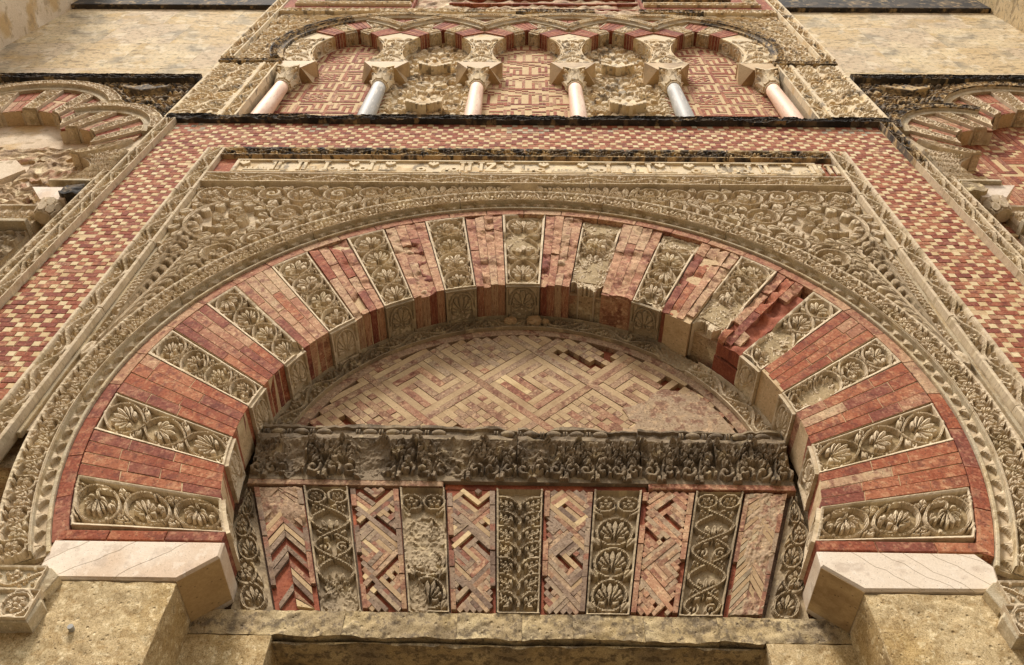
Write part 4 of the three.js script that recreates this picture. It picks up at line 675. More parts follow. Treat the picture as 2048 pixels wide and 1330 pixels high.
{
  const R = 1.437, c = CI, yb = 5.42, uq = 0.052, zt = ZB, cs = Math.SQRT1_2, r = rng(77);
  part('brick_core', prism([...circlePts(c[0], c[1], R + 0.01, Math.asin((yb - c[1]) / R), Math.PI - Math.asin((yb - c[1]) / R), 48)], -0.42, zt - 0.04), M.fresh, tym);
  const N = 120, cell = (i, j) => { const a = (i + 0.5 - N / 2) * uq, b = (j + 0.5 - N / 2) * uq, x = (a - b) * cs, y = 5.95 + (a + b) * cs; return Math.hypot(x - c[0], y - c[1]) < R - 0.02 && y > yb + 0.012 ? meanderCell(i + 3, j + 6) : -1; };
  const P = (a, b, z) => [(a - b) * cs, 5.95 + (a + b) * cs, z];
  const lost = [[0.16, 6.34, 0.07], [0.27, 6.32, 0.05], [0.38, 6.28, 0.06], [0.48, 6.2, 0.06], [0.23, 6.2, 0.05], [0.29, 6.13, 0.05], [0.6, 6.3, 0.06], [0.05, 6.34, 0.06], [0.02, 6.26, 0.04], [0.77, 6.16, 0.05], [0.8, 6.0, 0.05], [0.95, 5.97, 0.07], [1.08, 6.02, 0.06], [1.0, 5.9, 0.05], [-1.15, 5.57, 0.05], [-1.2, 5.47, 0.07], [-1.08, 5.47, 0.05], [-0.42, 5.5, 0.04], [-0.2, 5.46, 0.05], [0.85, 5.5, 0.05], [0.62, 5.9, 0.03], [0.9, 5.6, 0.04]];
  const list = runs(cell, N, N).map(([i0, i1, j0, j1, red]) => ({ a0: (i0 - N / 2) * uq, a1: (i1 - N / 2) * uq, b0: (j0 - N / 2) * uq, b1: (j1 - N / 2) * uq, red }));
  const gone = (q) => { const [x, y] = P((q.a0 + q.a1) / 2, (q.b0 + q.b1) / 2, 0); return q.red && lost.some(([lx, ly, lr]) => Math.hypot(x - lx, y - ly) < lr); };
  const keep = list.filter((q) => !gone(q)), order = keep.map((q, k) => [k, (q.a1 - q.a0) * (q.b1 - q.b0)]).sort((p, q) => q[1] - p[1]), red = new Set(order.filter(([k]) => keep[k].red).slice(0, 290).map((q) => q[0])), wh = new Set(order.filter(([k]) => !keep[k].red).slice(0, 290).map((q) => q[0])), rest = new Map();
  keep.forEach((q, k) => {
    const g0 = 0.0014, j = () => (r() - 0.5) * 0.003, [x, y] = P((q.a0 + q.a1) / 2, (q.b0 + q.b1) / 2, 0), warm = fbm(x * 1.4 + 9, y * 1.4, 5, 3);
    const hi = y + 0.25 * (warm - 0.5) > 6.12, m = q.red ? (hi ? pick(M.haze, r) : warm > 0.53 && r() < 0.5 ? M.pink[r() < 0.5 ? 0 : 2] : pick(M.dust, r)) : (!hi && warm > 0.54 && r() < 0.4 ? M.cream[1] : pick(M.creamDust, r)), z = zt + (r() - 0.5) * 0.004 + (q.red ? 0.001 : 0);
    const cr = [[q.a0 + g0, q.b0 + g0], [q.a1 - g0, q.b0 + g0], [q.a1 - g0, q.b1 - g0], [q.a0 + g0, q.b1 - g0]].map(([a, b]) => [a + j(), b + j()]);
    const g = hexa([...cr.map(([a, b]) => P(a, b, z)), ...cr.map(([a, b]) => P(a, b, zt - 0.041))], r() * 9);
    if (red.has(k) || wh.has(k)) part(q.red ? 'red_brick' : 'cream_brick', g, m, tym); else { const key = (q.red ? 'r' : 'c') + m.uuid; if (!rest.has(key)) rest.set(key, [m, [], q.red]); rest.get(key)[1].push(g); }
  });
  for (const [, [m, g, rd]] of rest) part(rd ? 'red_bricks' : 'cream_bricks', mergeGeometries(g), m, tym).userData.kind = 'stuff';
  { const q = [[0.58, 5.435], [0.72, 5.56], [0.66, 5.7], [0.82, 5.8], [0.94, 5.93], [1.06, 5.86], [1.14, 5.9], [1.24, 5.76], [1.31, 5.6], [1.37, 5.435]]; const pts = []; q.forEach(([a, b], k) => { const [c2, d2] = q[(k + 1) % q.length]; for (let n = 0; n < 7; n++) { const t = n / 7, x = lerp(a, c2, t), y = lerp(b, d2, t); pts.push([x + (k < 6 ? (fbm(x * 22, y * 22, 3, 3) - 0.5) * 0.07 : 0), Math.max(5.43, y + (k < 6 ? (fbm(y * 22, x * 22, 4, 3) - 0.5) * 0.07 : 0))]); } }); part('plaster_skim', prism(pts, zt - 0.02, zt + 0.0055, 2), M.haze[0], tym, 'smooth dusty plaster covering the right end of the pattern'); }
  // plain plaster margin round the keys
  part('plaster_margin', arcBlock(c[0], c[1], R - 0.012, R + 0.056, Math.asin((yb - c[1]) / R) - 0.02, Math.PI - Math.asin((yb - c[1]) / R) + 0.02, -0.42, zt + 0.003, 60), M.haze[1], tym);
  const band = thing('tympanum_border', 'curved grey carved vine border round the key pattern panel', 'moulding'), a0 = 9 * DEG, a1 = 171 * DEG;
  for (let k = 0; k < 5; k++) {
    const b0 = lerp(a0, a1, k / 5) + 0.0008, b1 = lerp(a0, a1, (k + 1) / 5) - 0.0008, L = (b1 - b0) * 1.57, F = ornament(L, 0.15, 300, (p) => { p.rinceau(0.17, { amp: 0.26, w: 0.014, leafOnly: true }); p.rails(0.016, 0.012); }, 0.007);
    part('carved_block', relief(F, arcMap(c[0], c[1], 1.492, 1.644, b0, b1, zt + 0.004), { nx: Math.round(L / 0.0065), ny: 25, depth: 0.03, back: 0.11, noise: 0.002, seed: 900 + k, uvs: [L, 0.15], dmg: (u, v) => k === 1 ? spot(u, v, 0.15, 0.5, 0.22, 0.9, 3) : 0 }), k === 0 ? M.stone : M.grey, band);
  }
}
{ // acanthus cornice across the recess, weathered
  const o = thing('acanthus_cornice', 'grey weathered acanthus leaf cornice with a broken row of beads across the recess', 'cornice');
  const cuts = [-1.605, -1.28, -0.62, -0.02, 0.72, 1.16, 1.605];
  part('core', box(-1.6, 1.6, 5.03, 5.43, -0.42, -0.3), M.greyDark, o);
  for (let k = 0; k < 6; k++) {
    const x0 = cuts[k] + 0.002, x1 = cuts[k + 1] - 0.002, L = x1 - x0, F = ornament(L, 0.27, 260, (p) => {
      const n = Math.max(2, Math.round(L / 0.2)), q = L / n;
      for (let i = 0; i < n; i++) { const x = (i + 0.5) * q; for (const s of [-1, 1]) { p.stroke((c) => { c.moveTo(x + s * 0.012, 0.01); c.bezierCurveTo(x + s * 0.02, 0.1, x + s * 0.03, 0.17, x + s * 0.075, 0.24); }, 0.022, { cut: 0.004 }); p.spiral(x + s * q * 0.27, 0.07, 0.045, -s * 0.5, s, 0.018, 1); p.tear(x + s * q * 0.27, 0.12, Math.PI / 2 - s * 0.3, 0.09, 0.06); p.tear(x + s * q * 0.34, 0.1, Math.PI / 2 + s * 0.5, 0.07, 0.05); p.tear(x + s * 0.07, 0.235, Math.PI / 2 - s * 0.8, 0.05, 0.05); } p.acanthus(x, 0.14, Math.PI / 2, 0.12, 0.06, 3); p.acanthus(i * q, 0.12, Math.PI / 2, 0.14, 0.06, 3); }
    }, 0.007, 0.6);
    const bad = [1.2, 0, 0.75, 0.1, 0, 0.2][k];
    part('leaf_block', relief(F, (u, v, h) => [lerp(x0, x1, u), lerp(5.035, 5.3, v), -0.305 + 0.085 * v * v + h], { nx: Math.round(L / 0.007), ny: 44, depth: 0.045, back: 0.05, noise: 0.006, seed: 950 + k, uvs: [L, 0.27], dmg: (u, v) => (k === 1 ? spot(u, v, 0.62, 0.35, 0.3, 0.8, 1) : 0) + bad * 0.35 + (fbm(u * 5 + k, v * 3, 44, 3) - 0.62) * 2 }), M.greyDark, o, bad > 0.7 ? 'cornice block worn to bare stone' : undefined);
    const F2 = { h: new Float32Array(4), nx: 2, ny: 2, W: L, H: 0.13 };
    part('fillet', relief(F2, (u, v, h) => { const e = (fbm(u * L * 7 + k * 3, 1, 52, 4) - 0.5) * 0.05 * (k % 2 ? 1.6 : 1); return [lerp(x0, x1, u), lerp(5.302, 5.43, v) + (v > 0.9 ? e * 0.5 : 0), -0.222 - (v > 0.35 ? 0.03 : 0) - (v > 0.8 ? -0.02 : 0) + h + Math.min(0, e)]; }, { nx: Math.round(L / 0.01), ny: 14, depth: 0, noise: 0.006, back: 0.1, seed: 970 + k, uvs: [L, 0.13], nf: 30 }), M.greyDark, o);
  }
  for (let k = 0; k < 22; k++) { const x = -1.5 + k * 0.142; if ([3, 8, 9, 15, 16, 17].includes(k)) continue; const g = new THREE.SphereGeometry(1, 12, 8); g.scale(0.048, 0.026, 0.026); g.translate(x, 5.378, -0.247); part('bead', boxUV(g), M.greyDark, o); for (const d of [-0.064, -0.08]) { const q = new THREE.CylinderGeometry(0.024, 0.024, 0.009, 12); q.rotateZ(Math.PI / 2); q.translate(x + d, 5.378, -0.249); part('reel', boxUV(q), M.greyDark, o); } }
}
// ---------------------------------------------------------------- flat arch of carved and brick voussoirs under the cornice
{
  const o = thing('flat_arch', 'flat lintel arch of grey carved panels and crumbling red lattice brick panels', 'flat arch'), YT = 4.985, YB = 4.137, CY = 1.15, at = (x, y) => x * (y - CY) / (YT - CY);
  part('brick_core', prism([[-1.6, YT + 0.06], [-1.6, 4.2], [-1.2, YB], [1.2, YB], [1.6, 4.2], [1.6, YT + 0.06]], -0.42, ZB - 0.05), M.loam[0], o);
  part('red_course', slab(-1.6, -0.45, YT + 0.004, YT + 0.05, -0.38, ZB + 0.008, 0.004, 2, 0.004), M.dust[0], o); part('red_course', slab(0.75, 1.6, YT + 0.004, YT + 0.05, -0.38, ZB + 0.01, 0.004, 3, 0.004), M.pink[2], o); part('red_course', slab(-0.44, 0.74, YT + 0.004, YT + 0.05, -0.38, ZB - 0.02, 0.004, 3, 0.004), M.fresh, o);
  const X = [-1.565, -1.27, -1.0, -0.705, -0.433, -0.14, 0.14, 0.43, 0.712, 1.02, 1.304, 1.555], r = rng(60);
  for (let k = 0; k < 11; k++) {
    const x0 = X[k] + 0.004, x1 = X[k + 1] - 0.004, W = x1 - x0, H = YT - YB, map = (u, v, h) => { const y = lerp(YB, YT, v); return [at(lerp(x0, x1, u), y), y, ZB + h]; };
    if (k % 2 === 1) { // carved
      const F = ornament(W * 0.9, H, 320, (p) => {
        const w = p.W, m = w / 2;
        if (k === 5) { for (let i = 0; i < 7; i++) { const y = 0.09 + i * 0.108; for (const s of [-1, 1]) { p.stroke((c) => { c.moveTo(m, y - 0.05); c.bezierCurveTo(m + s * 0.01, y + 0.03, m + s * 0.06, y + 0.055, m + s * 0.11, y + 0.045); }, 0.014); p.acanthus(m + s * 0.03, y - 0.04, s > 0 ? 0.55 : Math.PI - 0.55, 0.1, 0.055, 3); p.dot(m + s * 0.02, y - 0.01, 0.008); } } }
        else if (k === 7 || k === 3) { for (const y of [0.12, 0.33, 0.54]) { p.ring(m, y, 0.095, 0.014); p.palmette(m, y, 0.072, Math.PI / 2, 7); } for (const y of [0.02, 0.225, 0.435, 0.65]) for (const s of [-1, 1]) p.tear(m + s * 0.07, y, Math.PI / 2 - s * 0.6, 0.07, 0.05); for (const s of [-1, 1]) { p.ring(m + s * 0.06, 0.74, 0.055, 0.012); p.rosette(m + s * 0.06, 0.74, 0.04, 5); } }
        else { const n = 2; for (let i = 0; i < n; i++) { const y = 0.14 + i * 0.36; p.palmette(m, y + 0.02, 0.075, Math.PI / 2, 7); for (const s of [-1, 1]) { p.rosette(m + s * 0.06, y + 0.185, 0.036, 6); p.spiral(m + s * 0.05, y - 0.1, 0.035, 1, s, 0.012); } } for (const s of [1, -1]) p.stroke((c) => { for (let i = 0; i <= 60; i++) { const t = i / 60, y = 0.02 + t * 0.7; c[i ? 'lineTo' : 'moveTo'](m + s * 0.1 * Math.cos(t * Math.PI * 4 - 0.9), y); } }, 0.014); for (const s of [-1, 1]) { p.ring(m + s * 0.058, 0.775, 0.05, 0.012); p.rosette(m + s * 0.058, 0.775, 0.036, 6); } }
        p.frame(0.013);
      }, 0.0055, 0.5);
      part('carved_panel', relief(F, (u, v, h) => map(u, v, h - 0.034), { nx: Math.round(W / 0.0052), ny: Math.round(H / 0.0075), depth: 0.042, back: 0.06, noise: 0.002, seed: 1000 + k, uvs: [W, H], dmg: k === 3 ? (u, v) => Math.max(spot(u, v, 0.5, 0.55, 0.7, 0.3, 2), spot(u, v, 0.3, 0.1, 0.3, 0.2, 2) - 0.1) : k === 1 ? (u, v) => spot(u, v, 0.4, 0.08, 0.7, 0.2, 4) : null }), M.grey, o);
    } else { // lattice of thin bricks, many lost
      const herring = k === 0 || k === 10, bedc = part('lattice_panel', hexa([map(0, 0, -0.022), map(1, 0, -0.022), map(1, 1, -0.022), map(0, 1, -0.022), map(0, 0, -0.09), map(1, 0, -0.09), map(1, 1, -0.09), map(0, 1, -0.09)]), M.fresh, o, herring ? 'herringbone brick panel partly smoothed over' : 'lattice brick panel with many bricks lost');
      const lostP = herring ? (k === 0 ? 0.22 : 0.0) : k === 8 ? 0.1 : 0.28, piece = (pts, m, z, nm) => part(nm, hexa([...pts.map(([u, v]) => map(u, v, z)), ...pts.map(([u, v]) => map(u, v, -0.034))], r() * 9), m, bedc);
      const dusty = () => k === 8 ? pick([M.pink[0], M.dust[2], M.dust[1]], r) : pick([M.dust[1], M.dust[2], M.loam[1], M.loam[0], M.loam[0]], r);
      // side rails
      for (const s of [0, 1]) { let v = 0.02; while (v < 0.97) { const e = Math.min(0.985, v + 0.1 + r() * 0.16), u0 = s ? 0.885 : 0.008, u1 = s ? 0.992 : 0.115; if (r() > (herring ? 0.25 : 0.2)) piece([[u0, v], [u1, v], [u1, e - 0.006], [u0, e - 0.006]], dusty(), 0.004 + (r() - 0.5) * 0.006, 'edge_brick'); v = e; } }
      const cw = 1 / W;
      if (herring) part('plaster_skim', relief({ h: new Float32Array(4), nx: 2, ny: 2, W, H }, (u, v, h) => map(lerp(0.012, 0.988, u), lerp(0.015, 0.985, v), -0.003 + h - (k === 0 ? sstep(0.78, 0.6, v) * 0.03 : sstep(0.3, 0.1, u) * 0.02 * (v < 0.6)) + (fbm(u * 4 + k, v * 11, 63, 4) - 0.5) * 0.03), { nx: 50, ny: 120, depth: 0, noise: 0.003, back: 0, seed: 64 + k, uvs: [W, H], nf: 70 }), k === 10 ? M.haze[0] : M.haze[1], bedc);
      if (herring) { const n = 17; for (let i = -2; i < n; i++) for (const s of [0, 1]) { const y0 = i / n * 1.0, dy = 0.145, th = 0.05, fl = (t) => clamp(t, 0.012, 0.985); const ua = s ? 0.505 : 0.11, ub = s ? 0.89 : 0.495, va = y0 + (s ? dy : 0), vb = y0 + (s ? 0 : dy); if (Math.min(va, vb) + th > 1 || Math.max(va, vb) < 0.02) continue; const white = i % 2 === 0; if (r() < (y0 < 0.68 ? lostP : 0)) continue; piece([[ua, fl(va)], [ub, fl(vb)], [ub, fl(vb + th)], [ua, fl(va + th)]], k === 10 ? pick([M.creamDust[1], M.dust[0], M.grey], r) : y0 > 0.62 ? pick(M.haze, r) : white ? pick([M.cream[1], M.creamDust[0], M.loam[1]], r) : dusty(), -0.002 + (r() - 0.5) * 0.008, 'brick'); } }
      else { // diagonal keys
        const uq = 0.03, N = 44, cs = Math.SQRT1_2, q = runs((i, j) => { const a = (i + 0.5 - N / 2) * uq, b = (j + 0.5 - N / 2) * uq, x = (a - b) * cs, y = (a + b) * cs; return Math.abs(x) < W * 0.395 && Math.abs(y) < H / 2 - 0.02 ? meanderCell(i + 4, j + k) : -1; }, N, N);
        const S = [], D = new Map();
        for (const [i0, i1, j0, j1, c] of q) {
          const ac = ((i0 + i1) / 2 - N / 2) * uq, bc = ((j0 + j1) / 2 - N / 2) * uq, x = (ac - bc) * cs, y = (ac + bc) * cs, size = Math.max(i1 - i0, j1 - j0);
          if (c && r() < lostP * (size > 2 ? 1.25 : 0.8)) continue; if (!c && r() < lostP * 0.12) continue;
          const pts = [[i0, j0], [i1, j0], [i1, j1], [i0, j1]].map(([i, j]) => { const a = (i - N / 2) * uq + (r() - 0.5) * 0.004, b = (j - N / 2) * uq + (r() - 0.5) * 0.004, px = (a - b) * cs * 0.985, py = (a + b) * cs; return [0.5 + px * cw, 0.5 + py / H]; });
          const m = c ? dusty() : (k === 8 ? pick([M.haze[0], M.pink[1], M.pink[0]], r) : r() < 0.1 ? M.cream[1] : pick([M.creamDust[1], M.haze[1], M.loam[1], M.loam[1]], r)), z = -0.001 + (r() - 0.5) * 0.006;
          const g = hexa([...pts.map(([u, v]) => map(u, v, z)), ...pts.map(([u, v]) => map(u, v, -0.034))], r() * 9);
          if (size > 1) S.push([g, m, c]); else { if (!D.has(m)) D.set(m, []); D.get(m).push(g); }
        }
        S.slice(0, 290).forEach(([g, m, c]) => part(c ? 'brick' : 'cream_brick', g, m, bedc)); for (const [m, g] of D) part('small_bricks', mergeGeometries(g), m, bedc).userData.kind = 'stuff';
      }
    }
  }
  for (const s of [-1, 1]) { // narrow carved jamb panels at both ends
    const F = ornament(0.26, 0.85, 300, (p) => { for (let i = 0; i < 5; i++) { const y = 0.09 + i * 0.16, x = 0.14 + 0.02 * (i % 2 ? 1 : -1); p.ring(x, y, 0.08, 0.015); if (i % 2) p.rosette(x, y, 0.06, 5); else p.palmette(x, y, 0.055, 1.4, 5); p.tear(0.04, y + 0.08, 1, 0.09, 0.055); p.tear(0.24, y + 0.08, 2.1, 0.09, 0.055); } }, 0.008);
    const t = thing('jamb_panel', s < 0 ? 'narrow tapering grey carved scroll panel beside the herringbone brick, left jamb' : 'narrow tapering carved scroll panel beside the smoothed panel, right jamb', 'relief panel');
    part('carved_face', relief(F, (u, v, h) => { const y = lerp(4.137, 4.96, v), xi = at(1.57, y) + 0.004, xo = Math.max(xi + 0.012, lerp(1.452, 1.6, clamp((y - 4.2) / 0.5))); return [s * lerp(xi, xo, u), y, ZB - 0.03 + h]; }, { nx: 44, ny: 110, depth: 0.03, back: 0.05, noise: 0.002, seed: 1100 + s, uvs: [0.26, 0.85] }), M.grey, t);
  }
}
{ // door wall and lintel
  const o = thing('door_lintel', 'rough ochre and grey stone lintel over the dark doorway', 'lintel'), cuts = [-1.62, -0.86, -0.3, 0.02, 0.27, 0.62, 0.98, 1.62];
  const F = { h: new Float32Array(4), nx: 2, ny: 2, W: 1, H: 1 };
  for (let k = 0; k < 7; k++) { const x0 = cuts[k] + 0.0006, x1 = cuts[k + 1] - 0.0006, L = x1 - x0, mid = k > 0 && k < 6; part('lintel_stone', relief(F, (u, v, h) => { const x = lerp(x0, x1, u), e = (fbm(x * 6, 2, 15, 4) - 0.5) * 0.03, yb0 = 3.995 + (Math.abs(x) < 1.19 ? e : 0); return [x, lerp(yb0, 4.134, v), ZB + h - 0.006 * (1 - v) * mid]; }, { nx: Math.round(L / 0.012), ny: 14, depth: 0, noise: 0.005, back: 0.34, seed: 1200 + k, uvs: [L, 0.14], nf: 35 }), M.lintel, o); }
  for (const s of [-1, 1]) part('door_jamb', relief(F, (u, v, h) => [s * lerp(1.197, 1.62, u), lerp(0, 3.99, v), ZB + h], { nx: 24, ny: 120, depth: 0, noise: 0.003, back: 0.34, seed: 1220 + s, uvs: [0.42, 4], nf: 30 }), M.wall, o);
  part('lintel_underside', relief(F, (u, v, h) => [lerp(-1.2, 1.2, u), 3.968 + (fbm(u * 10, v * 2, 19, 3) - 0.5) * 0.015 - h, lerp(ZB - 0.03, ZB - 1.2, v)], { nx: 120, ny: 40, depth: 0, noise: 0.009, back: 0.01, seed: 1230, uvs: [2.4, 1.2], nf: 20 }), M.lintel, o);
  part('passage_back', box(-1.7, 1.7, 0, 4.6, -1.7, -1.5), M.wall, o);
  for (const s of [-1, 1]) part('passage_side', box(...(s < 0 ? [-1.7, -1.25] : [1.25, 1.7]), 0, 4.2, -1.5, -0.66), M.wall, o);
}

for (const [k, x, y, q] of [[0, -0.09, 6.66, 0.05], [1, 0.09, 6.665, 0.06], [2, 0.17, 6.66, 0.03]]) { // mud nests stuck in the corner under the soffit
  const g = new THREE.SphereGeometry(q, 22, 16), p = g.attributes.position;
  for (let i = 0; i < p.count; i++) { const a = p.getX(i) / q, b = p.getY(i) / q, c = p.getZ(i) / q, n = 0.75 + 0.5 * fbm(a * 3 + k, b * 3 + c * 2, 31 + k, 3); p.setXYZ(i, a * q * n, b * q * n * 0.8, c * q * n * 0.7); }
  g.translate(x, y, ZB + 0.03); topMesh('mud_nest', boxUV(g), M.creamDust[1], ['lumpy mud nest left of the crown under the arch soffit', 'largest lumpy mud nest right of the crown under the arch soffit', 'tiny mud nest beside the largest one under the arch soffit'][k], 'nest', 'mud nests under the soffit');
}
// ---------------------------------------------------------------- upper storey: blind arcade of interlaced arches
const COL = [-2.925, -1.755, -0.585, 0.585, 1.755, 2.925], UY = 12.53, UR = 1.06, UO = 1.4, UI = 11.965, UB = -0.19;
const asn = (y, r) => Math.asin((y - UY) / r);
function bayOutline(a, b, r = UR, n = 18) { // from lower left up over the point and down
  const lo = asn(UI, r), top = Math.acos((b - a) / 2 / r), L = circlePts(b, UY, r, Math.PI - lo, Math.PI - top, n), R = circlePts(a, UY, r, top, lo, n);
  return [...L, ...R.slice(1)];
}
const arcade = thing('blind_arcade', 'blind arcade wall of five pointed horseshoe openings with interlaced mouldings', 'arcade');
{
  const out = [[-3.66, UI]]; for (let k = 0; k < 5; k++) out.push(...bayOutline(COL[k], COL[k + 1])); out.push([3.66, UI], [3.66, 14.16], [-3.66, 14.16]);
  part('arch_wall', prism(out, UB, -0.004), M.stoneUp, arcade);
  // carved heads over the columns
  COL.forEach((c, k) => {
    const end = k === 0 ? -1 : k === 5 ? 1 : 0, hw = (y) => 1.17 - Math.sqrt(UR * UR - (y - UY) ** 2);
    const F = ornament(0.5, 1.0, 170, (p) => { for (const y of [0.12, 0.4, 0.72]) { for (const s of [-1, 1]) { p.stroke((q) => { q.moveTo(0.25, y - 0.14); q.bezierCurveTo(0.25 + s * 0.32, y - 0.12, 0.25 + s * 0.25, y + 0.14, 0.25, y + 0.13); }, 0.026); p.tear(0.25 + s * 0.1, y - 0.13, Math.PI / 2 - s * 1.1, 0.13, 0.07); p.spiral(0.25 + s * 0.19, y + 0.14, 0.05, 0, s, 0.02, 1); } p.palmette(0.25, y, 0.09, Math.PI / 2, 5); } }, 0.008, 0.5, 2.2);
    const map = end ? (u, v, h) => { const y = lerp(UI + 0.003, 13.09, v), w0 = hw(y) * 0.93, xo = end < 0 ? c - 0.32 : c + 0.32; return [end < 0 ? lerp(Math.max(xo, -1.755 - Math.sqrt(UO * UO - (y - UY) ** 2)), -1.755 - Math.sqrt(UR * UR - (y - UY) ** 2) - 0.02, u) : lerp(1.755 + Math.sqrt(UR * UR - (y - UY) ** 2) + 0.02, Math.min(xo, 1.755 + Math.sqrt(UO * UO - (y - UY) ** 2)), u), y, -0.006 + h]; }
      : (u, v, h) => { const y = lerp(UI + 0.003, 13.09, v); return [c + (u * 2 - 1) * hw(y) * 0.98, y, -0.006 + h]; };
    part('carved_head', relief(F, map, { nx: 40, ny: 70, depth: 0.024, back: 0.0, noise: 0.002, seed: 1300 + k, uvs: [0.5, 1] }), M.stoneUp, arcade);
  });
  // voussoir rings: brick and carved pieces by turns
  COL.forEach((c, k) => {
    const z = k % 2 ? 0.012 : 0.003, lo = k === 5 ? 124 : 30, hi = k === 0 ? 56 : 150;
    const pieces = [[33, 44, 1], [44, 54, 0], [54, 66, 1], [66, 82, 0], [82, 98, 1], [98, 114, 0], [114, 126, 1], [126, 136, 0], [136, 147, 1]];
    for (const [a, b, red] of pieces) {
      if (a < lo - 1 || b > hi + 2) continue;
      const onSoffit = b < 67 || a > 113, zb = onSoffit ? UB : -0.02;
      if (red) for (let i = 0; i < 4; i++) part('brick', arcBlock(c, UY, UR - 0.003, UO, (lerp(a, b, i / 4) + 0.22) * DEG, (lerp(a, b, (i + 1) / 4) - 0.22) * DEG, zb, z + 0.003, 2), pick(M.tile), arcade);
      else {
        const L = 0.34, F = ornament(L, 0.3, 150, (p) => { p.palmette(0.17, 0.15, 0.09, 0, 5); p.spiral(0.08, 0.07, 0.05, 0, 1, 0.02); p.spiral(0.08, 0.23, 0.05, 0, -1, 0.02); p.tear(0.25, 0.06, 0.5, 0.08, 0.06); p.tear(0.25, 0.24, -0.5, 0.08, 0.06); p.frame(0.02); }, 0.012);
        part('carved_voussoir', relief(F, (u, v, h) => { const r = lerp(UR, UO, u), g = lerp(a + 0.2, b - 0.2, v) * DEG; return [c + r * Math.cos(g), UY + r * Math.sin(g), z - 0.012 + h]; }, { nx: 30, ny: 26, depth: 0.02, back: 0.005, seed: 1400 + k + a, uvs: [L, 0.3] }), M.stoneUp, arcade);
        if (onSoffit) part('carved_soffit', relief(F, (u, v, h) => { const r = UR - h - 0.002, g = lerp(a + 0.2, b - 0.2, v) * DEG; return [c + r * Math.cos(g), UY + r * Math.sin(g), lerp(UB, -0.004, u)]; }, { nx: 24, ny: 26, depth: 0.03, back: 0, seed: 1450 + k + a, uvs: [0.19, 0.3] }), M.stoneUp, arcade);
      }
    }
    // long carved soffit pieces at the springing
    for (const s of [-1, 1]) {
      if ((k === 0 && s < 0) || (k === 5 && s > 0)) continue;
      const F = ornament(0.2, 0.9, 150, (p) => { for (const y of [0.12, 0.34, 0.56, 0.78]) { p.ring(0.1, y, 0.07, 0.018); p.palmette(0.1, y, 0.045, 1.5, 5); } p.frame(0.014); }, 0.01);
      part('carved_soffit', relief(F, (u, v, h) => { const g0 = lerp(-31, 32.5, v) * DEG, r = UR - 0.002 - h; return [c + s * r * Math.cos(g0), UY + r * Math.sin(g0), lerp(UB, -0.006, u)]; }, { nx: 22, ny: 80, depth: 0.03, back: 0, seed: 1480 + k + s, uvs: [0.2, 0.9] }), M.stoneUp, arcade);
    }
  });
  // interlaced mouldings
  const mould = (c, a, b, z, k, m) => {
    const b0 = a * DEG, b1 = b * DEG, L = (b1 - b0) * 1.5, F = ornament(L, 0.1, 200, (p) => { p.cells(0.085); p.rails(0.012, 0.014); }, 0.008);
    const q = part('arch_moulding', sweepArc(c, UY, [[UO, -0.03], [UO, z - 0.02], [UO + 0.035, z - 0.02], [UO + 0.06, z - 0.004], [UO + 0.16, z - 0.004], [UO + 0.16, -0.03]], b0, b1, 26), m || M.plain, arcade);
    part('leaf_cells', relief(F, arcMap(c, UY, UO + 0.06, UO + 0.16, b0, b1, z - 0.003), { nx: Math.round(L / 0.013), ny: 10, depth: 0.02, back: 0.002, seed: 1500 + k, uvs: [L, 0.1] }), m ? M.blackMix : M.stoneUp, q);
  };
  COL.forEach((c, k) => { const z = 0.05 + (k % 2 ? 0.012 : 0); if (k === 0) mould(c, 37, 64, z, k); else if (k === 5) mould(c, 116, 143, z, k); else if (k === 1) { mould(c, 37, 120, z, k); mould(c, 120, 201.5, z, k + 20, M.blackMix); } else if (k === 4) { mould(c, 60, 143, z, k); mould(c, -21.5, 60, z, k + 20, M.blackMix); } else mould(c, 37, 143, z, k); });
  // foliage in the outer spandrels
  for (const s of [-1, 1]) {
    const F = ornament(1.9, 2.18, 120, (p) => p.arabesque(0.27, 60 + s, { w: 0.026, asp: 0.95 }), 0.009, 0.5, 2.2);
    const rr = UO + 0.15, map = (u, v, h) => { const y = lerp(UI + 0.02, 14.15, v), q = Math.abs(y - UY) < rr ? 1.755 + Math.sqrt(rr * rr - (y - UY) ** 2) : 1.755, x0 = 3.66; return [s * lerp(x0, Math.min(q, x0 - 0.02), u), y, -0.003 + h]; };
    part('spandrel_foliage', relief(F, map, { nx: 130, ny: 150, depth: 0.035, back: 0, noise: 0.002, seed: 1520 + s, uvs: [1.9, 2.18], samp: (u, v) => { const [x] = map(u, v, 0); return [(3.66 - Math.abs(x)) / 1.9, v]; } }), M.stoneUp, arcade);
  }
}
